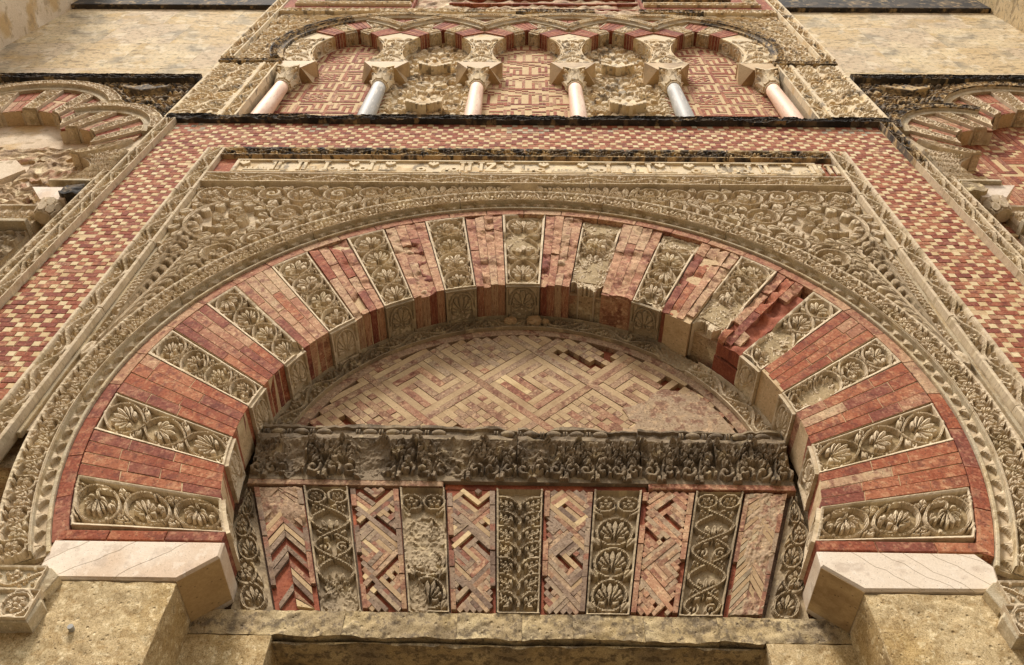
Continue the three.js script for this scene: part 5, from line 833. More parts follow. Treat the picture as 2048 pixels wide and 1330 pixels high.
// columns
const leafS = new THREE.Shape(); leafS.moveTo(-0.02, 0); leafS.bezierCurveTo(-0.05, 0.06, -0.04, 0.13, 0, 0.17); leafS.bezierCurveTo(0.04, 0.13, 0.05, 0.06, 0.02, 0);
function column(c, k) {
  const mid = k > 0 && k < 5, grey = k === 1 || k === 4, labels = ['pink column against the left carved pilaster of the arcade', 'grey veined column right of the left key pattern panel', 'pink column left of the middle arcade panel', 'pink column right of the middle arcade panel', 'grey column left of the right key pattern panel', 'pink column against the right carved pilaster of the arcade'];
  const o = thing('arcade_column', labels[k], 'column', 'slender columns of the blind arcade'), z = -0.09;
  const lathe = (pts, n = 20) => { const g = new THREE.LatheGeometry(pts.map(([r, y]) => new THREE.Vector2(r, y)), n); g.translate(c, 0, z); return g; };
  part('shaft', lathe([[0.001, 9.95], [0.098, 9.95], [0.094, 10.5], [0.084, 11.1], [0.079, 11.3], [0.001, 11.3]]), grey ? M.colGrey : M.colPink, o);
  part('astragal', lathe([[0.07, 11.285], [0.088, 11.29], [0.092, 11.305], [0.086, 11.32], [0.07, 11.325]]), M.stoneUp, o);
  const cap = part('capital', boxUV(lathe([[0.07, 11.32], [0.082, 11.34], [0.085, 11.5], [0.1, 11.6], [0.125, 11.66], [0.125, 11.675]], 16)), M.stoneUp, o);
  for (let q = 0; q < 16; q++) {
    const up = q >= 8, a = (q % 8) / 8 * 2 * Math.PI + (up ? Math.PI / 8 : 0), g = new THREE.ExtrudeGeometry(leafS, { depth: 0.016, bevelEnabled: true, bevelSize: 0.004, bevelThickness: 0.004, bevelSegments: 1, curveSegments: 5 }), p = g.attributes.position;
    for (let i = 0; i < p.count; i++) { const y = p.getY(i), t = y / 0.17; p.setXYZ(i, p.getX(i) * (up ? 0.8 : 1), up ? y * 0.8 + 0.14 : y, p.getZ(i) + 0.08 + 0.055 * t * t * t); }
    g.rotateY(a); g.translate(c, 11.335, z); part('acanthus_leaf', boxUV(g), M.stoneUp, cap);
  }
  for (let q = 0; q < 4; q++) { const a = q * Math.PI / 2 + Math.PI / 4, g = new THREE.TorusGeometry(0.032, 0.016, 6, 12); g.rotateY(Math.PI / 2); g.scale(1, 1, 1); const st = new THREE.CylinderGeometry(0.018, 0.022, 0.14, 6); st.rotateX(-0.7); st.translate(0, -0.05, -0.04); const m = mergeGeometries([boxUV(g), boxUV(st)]); m.translate(0, 11.63, 0.125); m.rotateY(a); m.translate(c, 0, z); part('volute', m, M.stoneUp, cap); }
  part('abacus', prism([[-0.14, -0.14], [0, -0.11], [0.14, -0.14], [0.11, 0], [0.14, 0.14], [0, 0.11], [-0.14, 0.14], [-0.11, 0]].map(([x, y]) => [x, y]), 0, 0.04).rotateX(-Math.PI / 2).translate(c, 11.676, z), M.stoneUp, o);
  const b = thing('impost', labels[k].replace(/^(pink|grey veined|grey) column/, 'cream chamfered impost block on the ' + (grey ? 'grey' : 'pink') + ' column'), 'impost', 'impost blocks of the blind arcade');
  const L0 = k === 0 ? 0.2 : 0.28, R0 = k === 5 ? 0.2 : 0.28, yt = UI - 0.003, yb = 11.72;
  part('block', hexa([[c - (k === 0 ? 0.16 : 0.145), yb, 0.006], [c + (k === 5 ? 0.16 : 0.145), yb, 0.006], [c + R0, yt, 0.012], [c - L0, yt, 0.012], [c - L0 - (k ? 0.02 : 0), yb, UB - 0.04], [c + R0 + 0.02, yb, UB - 0.04], [c + R0, yt, UB - 0.04], [c - L0, yt, UB - 0.04]], k), M.marbleBrown, b);
  part('face_slab', hexa([[c - (k === 0 ? 0.158 : 0.143), yb + 0.002, 0.0085], [c + (k === 5 ? 0.158 : 0.143), yb + 0.002, 0.0085], [c + R0 - 0.002, yt - 0.002, 0.0145], [c - L0 + 0.002, yt - 0.002, 0.0145], [c - 0.1, yb + 0.01, 0.0], [c + 0.1, yb + 0.01, 0.0], [c + 0.1, yt - 0.01, 0.0], [c - 0.1, yt - 0.01, 0.0]], k), M.marbleBrown, b);
}
COL.forEach(column);
// panels between the columns
function keyPanel(x0, x1, label, diag, seedc) {
  const o = thing('key_pattern_panel', label, 'panel'), r = rng(seedc), y0 = 9.97, y1 = 13.45, uq = 0.041, nx = Math.floor((x1 - x0) / uq), ny = Math.floor((y1 - y0) / uq), z = UB + 0.004;
  part('mortar_bed', box(x0, x1, y0, y1, UB - 0.05, z - 0.003), M.cream[1], o);
  const inside = (x, y) => y < UI || Math.abs(x - (x0 + x1) / 2) < Math.sqrt(Math.max(0, UR * UR - (y - UY) ** 2)) - 0.585 + 0.08;
  const get = diag ? (i, j) => { const s = Math.floor(j / 13), a = i, b = j % 13; const d = (s % 2 ? nx - i : i); if (b < 7) { const t = (d + 30) % 12; if (t < 7) return +MEANDER[b][t]; return (t === 9 && b < 7) ? 1 : 0; } const dd = ((d + (b - 7) * 2) % 12); return dd === 3 || dd === 4 || dd === 7 || dd === 8 ? 1 : b === 12 ? 1 : 0; } : (i, j) => { const P = 9, bi = Math.floor(i / P), bj = Math.floor(j / P), a = i % P, b = j % P; if (a === 8) return bj % 2 ? 1 : (b > 5 ? 0 : 1); if (b === 8) return 1; if (a === 7 || b === 7) return 0; return +((bi + bj) % 2 ? MEANDER[b][6 - a] : (bj % 2 ? CHECK : MEANDER)[b][a]); };
  const q = runs((i, j) => { if (i === 0 || i === nx - 1) return 1; const x = x0 + (i + 0.5) * uq, y = y0 + (j + 0.5) * uq; return inside(x, y) ? get(i, j) : -1; }, nx, ny);
  const rest = new Map(), big = q.map((v, k) => [k, (v[1] - v[0]) * (v[3] - v[2])]).filter(([k]) => q[k][4] === 1).sort((a, b) => b[1] - a[1]).slice(0, 290), single = new Set(big.map((v) => v[0]));
  q.forEach(([i0, i1, j0, j1, c], k) => {
    if (!c) return; const m = pick([...M.tile, M.pink[2], M.pink[0]], r), g = box(x0 + i0 * uq + 0.002, x0 + i1 * uq - 0.002, y0 + j0 * uq + 0.002, y0 + j1 * uq - 0.002, z - 0.02, z + 0.001 + r() * 0.002, r() * 9);
    if (single.has(k)) part('red_brick', g, m, o); else { if (!rest.has(m)) rest.set(m, []); rest.get(m).push(g); }
  });
  for (const [m, g] of rest) part('red_bricks', mergeGeometries(g), m, o).userData.kind = 'stuff';
}
keyPanel(COL[0] - 0.1, COL[1] + 0.1, 'red and cream key pattern panel beside the left end of the arcade', false, 1);
keyPanel(COL[2], COL[3], 'red and cream panel of slanting bands and keys in the middle of the arcade', true, 2);
keyPanel(COL[4] - 0.1, COL[5] + 0.1, 'red and cream key pattern panel beside the right end of the arcade', false, 3);
function leafPanel(x0, x1, label, seedc) {
  const o = thing('foliage_panel', label, 'relief panel'), W = x1 - x0, H = 3.45, y0 = 9.97;
  const F = ornament(W, H, 130, (p) => {
    const m = W / 2;
    for (let y = -0.05; y < H; y += 0.13) for (const s of [-1, 1]) p.lobe(m + s * (W / 2 - 0.02), y, Math.PI / 2 + s * 0.8, 0.2, 0.08, 0.006);
    for (let q = 0; q < 7; q++) {
      const y = 0.2 + q * 0.5;
      for (const s of [-1, 1]) { const cx = m + s * 0.29, cy = y + 0.2; for (const a of [0.4, 1.5, 2.6, 3.7, 4.8, 5.9]) p.lobe(cx + Math.cos(a) * 0.14, cy + Math.sin(a) * 0.14, a + 0.5 * s, 0.13, 0.08, 0.005); clearDisc(p, cx, cy, 0.15); p.ring(cx, cy, 0.145, 0.016); if (q % 2) p.rosette(cx, cy, 0.11, 8); else p.palmette(cx, cy, 0.095, Math.PI / 2 - s * 0.5, 5); p.stroke((c) => { c.moveTo(m, y - 0.16); c.bezierCurveTo(m + s * 0.2, y - 0.14, m + s * 0.12, y + 0.04, m + s * 0.17, y + 0.12); }, 0.016); p.lobe(m + s * 0.04, y - 0.1, Math.PI / 2 - s * 0.8, 0.2, 0.09, 0.006); }
      for (const s of [-1, 1]) p.cone(m + s * 0.075, y + 0.06, 0.075, Math.PI / 2 - s * 0.2); p.lobe(m, y + 0.14, Math.PI / 2, 0.2, 0.1, 0.006);
    }
    p.frame(0.03);
  }, 0.008, 0.5, 2.0);
  const hw = (y) => y < UI ? W / 2 : Math.max(0.05, Math.sqrt(Math.max(0, UR * UR - (y - UY) ** 2)) - 0.585 + 0.06);
  part('carved_field', relief(F, (u, v, h) => [lerp(x0, x1, u), y0 + H * v, UB - 0.02 + h], { nx: 120, ny: 230, depth: 0.04, back: 0.03, noise: 0.002, seed: seedc, uvs: [W, H] }), M.stoneUp, o);
  for (const y of [10.72, 12.1]) { // jutting chevron leaves with ribbed undersides
    const w = 0.21, x = (x0 + x1) / 2, P = [[-w, 0.14], [-w, 0.06], [0, -0.06], [w, 0.06], [w, 0.14], [w * 0.45, 0.05], [0.06, 0.16], [0, 0.06], [-0.06, 0.16], [-w * 0.45, 0.05]].map(([a, b]) => [x + a, y + b * 1.1]);
    const c = part('chevron_leaf', prism(P, UB, -0.07, 1, [], 0.006), M.stoneUp, o);
    for (let k = 0; k < 10; k++) { const t = (k + 0.5) / 10 * 2 - 1, px = x + t * w * 0.95, py = y + (-0.06 + Math.abs(t) * 0.12) * 1.1; part('rib', slab(px - 0.02, px + 0.02, py - 0.018, py + 0.01, UB + 0.01, -0.064, 0.004), M.stoneUp, c); }
  }
}
leafPanel(COL[1], COL[2], 'pale carved foliage panel with two jutting chevron leaves beside the left grey column', 1601);
leafPanel(COL[3], COL[4], 'pale carved foliage panel with two jutting chevron leaves beside the right grey column', 1602);
// pilasters and frame of the arcade
for (const s of [-1, 1]) {
  const side = s < 0 ? 'left' : 'right', mx = (a, b) => s < 0 ? [-b, -a] : [a, b];
  const o = thing('carved_pilaster', 'broad pale pilaster carved with leaves and cones, ' + side + ' end of the arcade', 'pilaster');
  { const [a, b] = mx(3.262, 3.83); stripBlock(o, 'v', a, b, 9.97, 11.84, 0.035, (p) => { p.arabesque(0.27, 81 + s, { w: 0.024, dir: 0 }); p.rails(0.034, 0.034); }, { res: 130, cell: [0.016, 0.011], depth: 0.035, m: M.stoneUp, bev: 0.009, ck: 2.2, z0: -0.2 }); }
  const n = thing('narrow_pilaster', 'narrow scroll carved strip between the ' + side + ' end column and the broad pilaster', 'pilaster');
  { const [a, b] = mx(3.06, 3.245); stripBlock(n, 'v', a, b, 9.97, 11.77, 0.06, (p) => { p.rinceau(0.2, { amp: 0.2, w: 0.02 }); p.rails(0.03, 0.03); }, { res: 150, cell: [0.016, 0.009], m: M.stoneUp, z0: -0.2, rev: s > 0 }); }
  const st = thing('string_course', 'thin dark carved string course above the ' + side + ' pilasters', 'moulding');
  { const [a, b] = mx(3.06, 3.84); stripBlock(st, 'h', a, b, 11.86, 11.95, 0.05, (p) => { p.cells(0.08); p.rails(0.01, 0.01); }, { res: 150, cell: [0.016, 0.014], m: M.blackMix, core: M.blackMix, z0: -0.2, depth: 0.02 }); }
  const f = thing('side_jamb_moulding', 'upright carved vine frame with plain inner face, ' + side + ' of the arcade', 'frame');
  { const [a, b] = mx(3.665, 3.85); for (const [c, d] of seg(12.0, 15.9, 3)) stripBlock(f, 'v', a, b, c, d, 0.065, (p) => { p.rinceau(0.24, { amp: 0.22, w: 0.022 }); p.rails(0.03, 0.03); }, { res: 130, cell: [0.018, 0.01], m: M.stoneUp, rev: s > 0, z0: -0.2 }); }
}
{
  const t = thing('arcade_head_frame', 'level carved frame above the arcade, broken and patched towards the right', 'frame');
  for (const [a, b] of [...seg(-3.66, 1.0, 4), [1.66, 2.6], [2.603, 3.66]]) stripBlock(t, 'h', a, b, 14.17, 14.4, 0.065, (p) => { p.cells(0.11); p.rails(0.02, 0.02); }, { res: 110, cell: [0.02, 0.02], m: a > -0.5 && a < 2 ? M.blackMix : M.stoneUp, core: a > 0 && a < 2 ? M.blackMix : M.plain, z0: -0.2 });
  const F = { h: new Float32Array(4), nx: 2, ny: 2, W: 1, H: 1 };
  const w = thing('broken_masonry', 'rough broken cream masonry with red brick courses above the arcade', 'masonry');
  part('rubble_face', relief(F, (u, v, h) => [lerp(-3.66, 3.66, u), lerp(14.41, 16.2, v), h + (fbm(u * 30, v * 8, 23, 4) - 0.5) * 0.09 - 0.02], { nx: 220, ny: 60, depth: 0, noise: 0.015, back: 0.2, seed: 1700, uvs: [7.3, 1.8], nf: 14 }), M.rubble, w);
  part('rubble_patch', relief(F, (u, v, h) => [lerp(0.99, 1.67, u), lerp(14.1, 14.42, v), 0.03 + h], { nx: 40, ny: 20, depth: 0, noise: 0.02, back: 0.1, seed: 1701, uvs: [0.7, 0.3], nf: 14 }), M.rubble, w);
  for (const y of [14.5, 14.85, 15.2]) for (const [a, b] of seg(-1.2, 1.7, 9)) part('brick', slab(a, b, y, y + 0.05, -0.1, 0.012 + rnd() * 0.01, 0.004), pick(M.tile), w);
  for (const s of [-1, 1]) {
    const q = thing('upper_panel', (s < 0 ? 'left' : 'right') + ' dark crusted relief panel in a pale carved border high on the facade', 'relief panel'), X = (a, b) => s < 0 ? [-b, -a] : [a, b];
    part('red_ground', box(...X(1.72, 3.66), 14.41, 16, -0.1, 0.05), M.tile[1], q);
    { const [a, b] = X(1.75, 3.5); stripBlock(q, 'h', a, b, 14.52, 14.68, 0.09, (p) => { p.cells(0.1); p.rails(0.02, 0.02); }, { res: 110, cell: [0.02, 0.02], m: M.stoneUp }); }
    { const [a, b] = X(3.3, 3.5); stripBlock(q, 'v', a, b, 14.69, 16, 0.09, (p) => { p.cells(0.1); p.rails(0.02, 0.02); }, { res: 110, cell: [0.02, 0.02], m: M.stoneUp }); }
    { const [a, b] = X(1.75, 3.1); stripBlock(q, 'h', a, b, 14.8, 16, 0.11, (p) => { p.arabesque(0.24, 7); p.rails(0.04, 0.04); }, { res: 110, cell: [0.02, 0.02], m: M.blackMix, core: M.blackMix }); }
  }
}
// ---------------------------------------------------------------- flanking bays with lobed arches, ashlar above, buttresses
function sideBay(s) {
  const side = s < 0 ? 'left' : 'right', dy = s > 0 ? 0.14 : 0, ax = 5.4, Y0 = 8.37 + dy, X = (d) => s * (ax - d), flat = { h: new Float32Array(4), nx: 2, ny: 2, W: 1, H: 1 };
  // intrados: far hit of a ray from the middle of the springing line with three pairs of lobes
  const far = (th, list) => { let t = 0; const ux = Math.cos(th), uy = Math.sin(th); for (const [cx, cy, r] of list) for (const m of [1, -1]) { const ox = -cx * m, oy = 8.37 - cy, b = ux * ox + uy * oy, q = b * b - (ox * ox + oy * oy - r * r); if (q > 0) t = Math.max(t, -b + Math.sqrt(q)); } return t; };
  const INN = [[0, 9.65, 0.57], [0.7, 9.32, 0.385], [0.94, 8.72, 0.34]], OUT = [[0, 9.95, 0.85], [0.9, 9.55, 0.57]];
  const inner = (a) => { const t = far(a, INN); return [Math.cos(a) * t, 8.37 + Math.sin(a) * t]; };
  const outer = (a) => { let t = far(a, OUT); const ux = Math.abs(Math.cos(a)); if (ux * t > 1.5) t = 1.5 / ux; t = Math.max(t, 0.1); const ti = far(a, INN); t = Math.max(t, Math.min(ti + 0.1, 1.5 / Math.max(ux, 0.01))); return [Math.cos(a) * t, 8.37 + Math.sin(a) * t]; };
  const o = thing('lobed_arch', side + ' lobed side arch of jutting carved ribs and sunk red brick, cut by the picture frame'.replace(', cut by the picture frame', ''), 'arch');
  const N = 90, line = Array.from({ length: N + 1 }, (_, i) => { const [d, y] = inner(lerp(2, 178, i / N) * DEG); return [X(d), y + dy]; });
  let outl = [[X(1.5), Y0], ...line, [X(-1.5), Y0], [X(-1.5), 11.08 + dy], [X(1.5), 11.08 + dy]]; if (s > 0) outl = outl.reverse();
  part('arch_wall', prism(outl, -0.17, -0.03), M.stone, o);
  const CV = [[87.4, 92.6], [76.6, 81], [67.6, 72], [60, 64.6], [49.8, 54.2], [40, 44.6], [31, 35.6]];
  const all = []; for (const [a, b] of CV) { all.push([a, b, 1]); if (a < 86) all.push([180 - b, 180 - a, 1]); } all.sort((p, q) => p[0] - q[0]);
  const wp = (a, t, z) => { const p = inner(a * DEG), q = outer(a * DEG); return [X(lerp(p[0], q[0], t)), lerp(p[1], q[1], t) + dy, z]; };
  for (let i = 0; i < all.length; i++) {
    const [a, b] = all[i], p = inner((a + b) / 2 * DEG), q = outer((a + b) / 2 * DEG), L = Math.hypot(p[0] - q[0], p[1] - q[1]), W = 0.13;
    const F = ornament(L, W, 170, (pp) => { pp.chain(Math.max(2, Math.round(L / 0.13)), 1, 0.4, rng(i)); pp.frame(0.013); }, 0.008);
    const v = part('carved_voussoir', relief(F, (u, w, h) => { const [x, y] = wp(lerp(a, b, w), u, 0); return [x, y, 0.006 + h]; }, { nx: Math.max(20, Math.round(L / 0.011)), ny: 14, depth: 0.022, back: 0.17, noise: 0.0015, seed: 1800 + i + s, uvs: [L, W] }), M.stone, o);
    const sf = ornament(0.16, 0.15, 150, (pp) => { pp.palmette(0.08, 0.075, 0.045, 1.5, 5); pp.frame(0.014); }, 0.008);
    part('carved_soffit', relief(sf, (u, w, h) => { const [d, y] = inner(lerp(a + 0.3, b - 0.3, u) * DEG), n = Math.hypot(d, y - 8.37), k = (n - h - 0.003) / n; return [X(d * k), 8.37 + (y - 8.37) * k + dy, lerp(-0.165, 0.006, w)]; }, { nx: 12, ny: 16, depth: 0.014, back: 0, seed: i, uvs: [0.16, 0.15] }), M.stone, v);
    if (i < all.length - 1) { // brick courses between two ribs
      const a1 = b + 0.15, b1 = all[i + 1][0] - 0.15, bed = part('brick_voussoir', hexa([wp(a1, 0.003, -0.009), wp(b1, 0.003, -0.009), wp(b1, 1, -0.009), wp(a1, 1, -0.009), wp(a1, 0.003, -0.17), wp(b1, 0.003, -0.17), wp(b1, 1, -0.17), wp(a1, 1, -0.17)]), M.mortar, o);
      const n = b1 - a1 > 3.4 ? 3 : 2; for (let k = 0; k < n; k++) for (const [t0, t1] of [[0, 0.46 + rnd() * 0.1], [0.57, 1]]) { const c0 = lerp(a1, b1, k / n) + 0.12, c1 = lerp(a1, b1, (k + 1) / n) - 0.12, z = -0.004; part('brick', hexa([wp(c0, t0, z), wp(c1, t0, z), wp(c1, t1, z), wp(c0, t1, z), wp(c0, t0, -0.168), wp(c1, t0, -0.168), wp(c1, t1, -0.168), wp(c0, t1, -0.168)]), pick([...M.pink, ...M.tile]), bed); }
    }
  }
  for (const m of [1, -1]) { // foliage haunch
    const F = ornament(0.75, 0.8, 150, (p) => p.arabesque(0.15, 90 + s + m, { w: 0.014 }), 0.009);
    part('haunch_relief', relief(F, (u, v, h) => { const a = lerp(1.5, 29.5, v), ti = inner(a * DEG), d = lerp(ti[0] + 0.02, 1.5, u); return [X(m * d), ti[1] + (d - ti[0]) * Math.tan(a * DEG) * 0.8 + dy, -0.012 + h]; }, { nx: 60, ny: 60, depth: 0.03, back: 0.01, seed: 1860 + m, uvs: [0.6, 0.7] }), M.stone, o);
    part('haunch_base', slab(Math.min(X(m * 1.12), X(m * 1.5)), Math.max(X(m * 1.12), X(m * 1.5)), Y0 - 0.03, Y0 + 0.012, -0.17, 0.05, 0.006), M.plain, o);
  }
  // moulding following the outer lobes
  const md = thing('lobed_moulding', 'carved moulding of joined curves round the ' + side + ' lobed arch', 'moulding');
  for (const [cx, cy, r, a0, a1] of [[0, 9.95, 0.85, 24, 156], [0.9, 9.55, 0.57, 4, 122], [-0.9, 9.55, 0.57, 58, 176]]) {
    const lo = s < 0 ? a0 * DEG : (180 - a1) * DEG, hi = s < 0 ? a1 * DEG : (180 - a0) * DEG, px = s < 0 ? -ax + cx : ax - cx, L = (hi - lo) * (r + 0.15), F = ornament(L, 0.12, 170, (p) => { p.cells(0.085); p.rails(0.014, 0.016); }, 0.008);
    const z = cx ? 0.05 : 0.062, b = part('moulding_block', sweepArc(px, cy + dy, [[r, -0.06], [r, z - 0.03], [r + 0.02, z - 0.025], [r + 0.06, z - 0.03], [r + 0.075, z - 0.003], [r + 0.2, z - 0.003], [r + 0.2, -0.06]], lo, hi, 36), M.plain, md);
    part('leaf_cells', relief(F, arcMap(px, cy + dy, r + 0.075, r + 0.2, lo, hi, z - 0.002), { nx: Math.round(L / 0.012), ny: 12, depth: 0.02, back: 0.002, seed: 1880 + Math.round(cx * 9), uvs: [L, 0.12] }), s > 0 ? M.blackMix : M.stone, b);
  }
  // spandrel foliage, partly black
  const sp = thing('side_spandrel', 'carved foliage between the ' + side + ' lobed arch and its black cornice with a dark bracket', 'relief panel');
  { const F = ornament(1.7, 2.4, 130, (p) => p.arabesque(0.26, 44 + s, { w: 0.024 }), 0.009, 0.5);
    for (const m of [1, -1]) { const yb = (d) => { let y = 9.5; for (const [cx, cy, r] of OUT) { const q = (r + 0.14) ** 2 - (d - cx) ** 2; if (q > 0) y = Math.max(y, cy + Math.sqrt(q)); } return Math.min(y, 11.0); }; part('foliage_relief', relief(F, (u, v, h) => { const d = lerp(0.0, 1.53, u); return [X(m * d), lerp(yb(d), 11.1, v) + dy, -0.028 + h]; }, { nx: 90, ny: 70, depth: 0.05, back: 0, seed: 1890, uvs: [1.53, 2.1], samp: (u, v) => [u * 0.9, (lerp(yb(1.53 * u), 11.1, v) - 9) / 2.4] }), M.blackMix, sp); }
    for (const m of [1, -1]) { const x = X(m * 1.05), y = 10.78 + dy; part('bracket', prism([[x - 0.28, y + 0.1], [x - 0.25, y + 0.02], [x, y - 0.1], [x + 0.25, y + 0.02], [x + 0.28, y + 0.1], [x + 0.12, y + 0.04], [x, y + 0.12], [x - 0.12, y + 0.04]], -0.03, 0.07, 1, [], 0.01), M.blackMix, sp); } }
  // wall around the arch field
  const w = thing('side_wall', 'carved and plastered wall below the ' + side + ' lobed arch', 'wall');
  part('upper_strip', box(Math.min(X(-1.5), X(-1.72)), Math.max(X(-1.5), X(-1.72)), 4.5, 11.1 + dy, -0.42, -0.02), M.stone, w);
  part('backing', box(Math.min(X(1.53), X(-1.5)), Math.max(X(1.53), X(-1.5)), 4.5, Y0 + 2.7, -0.42, -0.19), M.rubble, w);
  // black cornice
  const c = thing('side_cornice', 'black crusted carved cornice over the ' + side + ' lobed arch', 'cornice');
  { const a = Math.min(X(1.56), X(-1.72)), b = Math.max(X(1.56), X(-1.72)); for (const [p0, p1] of seg(a, b, 3)) stripBlock(c, 'h', p0, p1, 11.1 + dy, 11.26 + dy, 0.075, (p) => { p.rinceau(0.22, { amp: 0.2, w: 0.022, leafOnly: true }); p.rails(0.02, 0.02); }, { res: 150, cell: [0.014, 0.012], m: M.black, core: M.black, noise: 0.004, z0: -0.2, name: 'cornice_block' }); }
  // infill of the opening
  if (s < 0) {
    const f = thing('plaster_infill', 'patched plaster and crumbling rubble filling the left lobed arch', 'wall');
    part('smooth_plaster', relief(flat, (u, v, h) => [X(lerp(-1.4, 1.4, u)), lerp(7.9, 10.35, v), -0.165 + h], { nx: 90, ny: 90, depth: 0, noise: 0.004, back: 0.03, seed: 1901, uvs: [2.8, 2.4], nf: 14 }), M.plaster, f);
    for (const [d0, d1, y0, y1, k] of [[-0.6, 1.15, 9.2, 9.5, 1], [0.55, 1.2, 8.72, 9.2, 2], [0.35, 0.95, 8.3, 8.6, 3], [-0.5, 0.9, 8.1, 8.32, 4]]) part('rubble_patch', relief(flat, (u, v, h) => { const e = (fbm(u * 6, k, 27, 3) - 0.5) * 0.22; return [X(lerp(d0, d1, u)), lerp(y0, y1, v) + e + (fbm(u * 4, v * 3 + k, 28, 3) - 0.5) * 0.12, -0.135 + h + (fbm(u * 9, v * 7, 29 + k, 4) - 0.5) * 0.07]; }, { nx: 70, ny: 26, depth: 0, noise: 0.015, back: 0.05, seed: 1910 + k, uvs: [d1 - d0, y1 - y0], nf: 18 }), M.rubble, f);
    part('plaster_sheet', prism([[-5.4, 8.62], [-4.95, 8.66], [-4.82, 8.9], [-5.02, 9.12], [-5.4, 9.05]], -0.17, -0.1, 2), M.plaster, f);
  } else {
    const f = thing('side_key_panel', 'red and cream brick panel of nested diamonds and keys inside the right lobed arch', 'panel'), uq = 0.058, x0 = 4.05, nx = 46, ny = 44, y0 = 7.9, r = rng(9);
    part('mortar_bed', box(3.95, 6.9, 7.85, 10.7, -0.2, -0.168), M.cream[1], f);
    const get = (i, j) => { const a = i % 9, b = j % 9; if (a === 0 || b === 0) return 1; const k = (Math.floor(i / 9) + Math.floor(j / 9)) % 2; return k ? +MEANDER[Math.min(6, b - 1)][Math.min(6, a - 1)] : (Math.abs(a - 4.5) + Math.abs(b - 4.5)) % 3 < 1.2 ? 1 : 0; };
    const rest = new Map(); let n = 0;
    for (const [i0, i1, j0, j1, cc] of runs(get, nx, ny)) { if (!cc) continue; const m = pick([...M.tile, M.pink[2]], r), g = box(x0 + i0 * uq + 0.003, x0 + i1 * uq - 0.003, y0 + j0 * uq + 0.003, y0 + j1 * uq - 0.003, -0.19, -0.164); if (i0 < 16 && n < 280) { n++; part('red_brick', g, m, f); } else { if (!rest.has(m)) rest.set(m, []); rest.get(m).push(g); } }
    for (const [m, g] of rest) part('red_bricks', mergeGeometries(g), m, f).userData.kind = 'stuff';
  }
  // impost, little column head and frieze below
  const im = thing('side_impost', 'smooth cream impost under the ' + side + ' lobed arch', 'impost');
  { const yt = 8.28 + dy * 1.4, yb = 8.06 + dy * 1.4, a = X(1.38), b = X(1.0), a2 = X(1.38), b2 = X(1.17); const q = [[b2, yb, 0.0], [a2, yb, 0.0], [a, yt, 0.012], [b, yt, 0.012], [b2, yb, -0.19], [a2, yb, -0.19], [a, yt, -0.19], [b, yt, -0.19]]; part('block', hexa(s < 0 ? q : [q[1], q[0], q[3], q[2], q[5], q[4], q[7], q[6]]), M.marble, im);
    const cl = new THREE.LatheGeometry([[0.001, -0.2], [0.06, -0.2], [0.07, -0.19], [0.062, -0.17], [0.07, -0.1], [0.1, -0.03], [0.105, 0]].map(([r, y]) => new THREE.Vector2(r, y)), 16); cl.translate(X(1.26), yb, -0.08); const cp = part('capital', boxUV(cl), M.stone, im); for (let q = 0; q < 16; q++) { const g = new THREE.ExtrudeGeometry(leafS, { depth: 0.014, bevelEnabled: true, bevelSize: 0.004, bevelThickness: 0.004, bevelSegments: 1, curveSegments: 5 }), up = q > 7 ? 1 : 0; g.scale(0.75, 0.62, 1); g.rotateX(0.22); g.translate(0, -0.18 + up * 0.08, 0.06 + up * 0.012); g.rotateY((q % 8 + up * 0.5) / 8 * 2 * Math.PI); g.translate(X(1.26), yb, -0.08); part('acanthus_leaf', boxUV(g), M.stone, cp); }
    part('broken_block', relief(flat, (u, v, h) => [X(lerp(1.32, 1.5, u)), lerp(8.1, 8.26, v) + dy * 1.4 + (fbm(u * 4, 3, 9, 3) - 0.5) * 0.05, 0.05 + h], { nx: 14, ny: 12, depth: 0, noise: 0.012, back: 0.2, seed: 1930, uvs: [0.2, 0.2], nf: 20 }), s < 0 ? M.black : M.broken, im); }
  const fr = thing('side_frieze', 'carved shell and leaf frieze under the ' + side + ' side arch', 'relief panel');
  { const a = Math.min(X(1.2), X(-1.2)), b = Math.max(X(1.2), X(-1.2)), shells = (p) => { const n = Math.round(p.W / 0.2), q = p.W / n; for (let i = 0; i < n; i++) { p.palmette((i + 0.5) * q, p.H * 0.45, q * 0.4, Math.PI / 2, 9); p.stroke((c) => { c.moveTo(i * q, 0.03); c.lineTo(i * q, p.H); }, 0.014); } p.rails(0.03, 0.03); };
    for (const [p0, p1] of seg(a, b, 2)) stripBlock(fr, 'h', p0, p1, 7.77 + dy, 8.08 + dy, -0.06, shells, { z0: -0.4, depth: 0.04, cell: [0.01, 0.01], m: M.stone, bev: 0.008 });
    for (const [p0, p1] of seg(a, b, 2)) part('fillet', slab(p0, p1, 7.71 + dy, 7.765 + dy, -0.4, -0.03, 0.006), M.plain, fr);
    stripBlock(fr, 'h', a, b, 5.4, 7.7 + dy, -0.1, (p) => { p.arabesque(0.32, 12 + s, { w: 0.024 }); }, { res: 120, z0: -0.4, depth: 0.045, cell: [0.02, 0.017], m: M.grey, bev: 0.009, rname: 'foliage_relief' }); }
  // ashlar above
  const as = thing('ashlar_wall', 'weathered golden ashlar wall with pale patches above the ' + side + ' lobed arch', 'wall'), ys = [11.24 + dy, 12.0, 13.08, 14.05, 14.9], a = 3.86, b = 7.13;
  part('backing', box(...(s < 0 ? [-b, -a] : [a, b]), 11.2 + dy, 15.4, -0.3, -0.112), M.mortar, as);
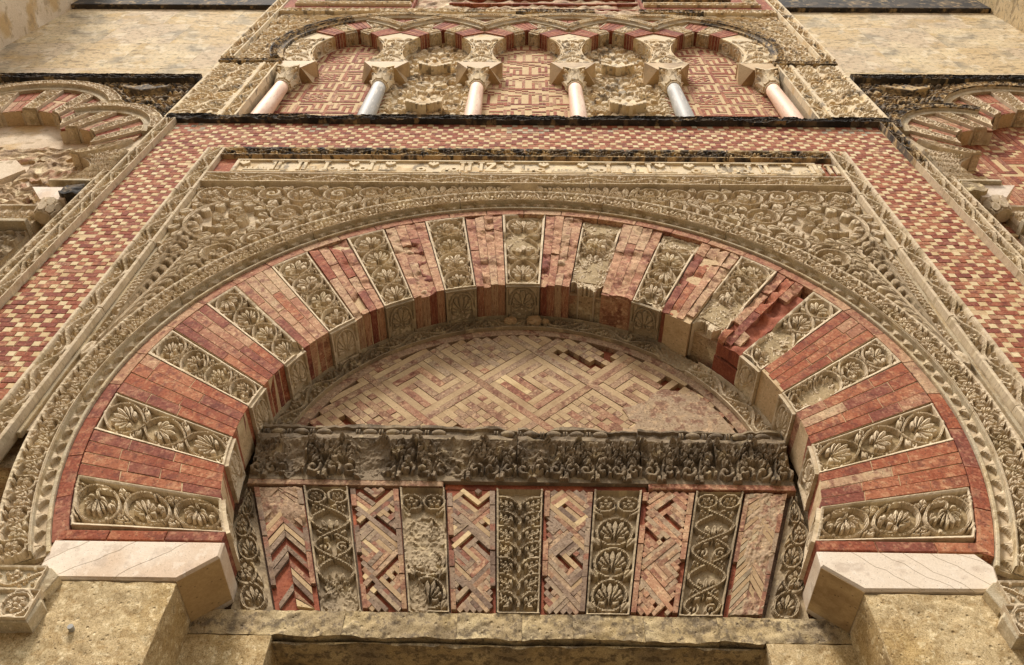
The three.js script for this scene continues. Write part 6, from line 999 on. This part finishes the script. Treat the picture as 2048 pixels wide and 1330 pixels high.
  for (let j = 0; j < 4; j++) { let x = a - (j % 2 ? 0.35 : 0), k = 0; while (x < b) { const x1 = Math.min(b, x + 0.75 + hash(j, k, 3 + s) * 0.5), l = Math.max(a, x) + 0.001, q = x1 - 0.001; if (q - l > 0.05) part('ashlar_block', relief(flat, (u, v, h) => [s * lerp(l, q, u), lerp(ys[j] + 0.001, ys[j + 1] - 0.001, v), -0.104 + h], { nx: 20, ny: 20, depth: 0, noise: 0.0025, back: 0.03, seed: 1950 + j * 9 + k, uvs: [q - l, 1], nf: 18 }), M.ashlar[(j + k * 2) % 3], as); x = x1; k++; } }
  const ev = thing('eaves_moulding', 'dark stained stone band along the top of the ' + side + ' ashlar wall', 'moulding');
  part('band', slab(...(s < 0 ? [-7.12, -3.87] : [3.87, 7.12]), 14.905, 15.5, -0.3, -0.03, 0.01), M.black, ev);
  const bt = thing('buttress', side === 'left' ? 'pale patched plaster flank of the left buttress' : 'sandy stone flank of the right buttress', 'buttress');
  part('plaster_face', relief(flat, (u, v, h) => [s * (7.125 - h), lerp(0, 17, v), lerp(-0.3, 2.2, u)], { nx: 50, ny: 160, depth: 0, noise: 0.008, back: 0.6, seed: 1980 + s, uvs: [2.5, 17], nf: 10 }), s < 0 ? M.plaster : M.ashlar[2], bt);
}
sideBay(-1); sideBay(1);

{ // unseen house row added across the street to block low sky from the portal
  const o = thing('sky_blocking_house', 'plain rendered house added out of view across the street to block low sky', 'house');
  const holes = []; for (let i = -4; i <= 4; i++) for (const y of [1.2, 5.2]) holes.push([[i * 4 - 0.6, y], [i * 4 + 0.6, y], [i * 4 + 0.6, y + 2], [i * 4 - 0.6, y + 2]]);
  part('wall', prism([[-22, 0], [22, 0], [22, 8.6], [-22, 8.6]], 13, 13.4, 0, holes), M.plaster, o);
  part('roof', hexa([[-22.4, 8.61, 12.6], [22.4, 8.61, 12.6], [22.4, 10.4, 17], [-22.4, 10.4, 17], [-22.4, 8.4, 12.6], [22.4, 8.4, 12.6], [22.4, 8.61, 17.4], [-22.4, 8.61, 17.4]]), M.tile[0], o);
  holes.forEach((h) => part('shutter', box(h[0][0] + 0.01, h[1][0] - 0.01, h[0][1] + 0.01, h[2][1] - 0.01, 13.15, 13.25), M.black, o));
}
renderer.render(scene, camera);
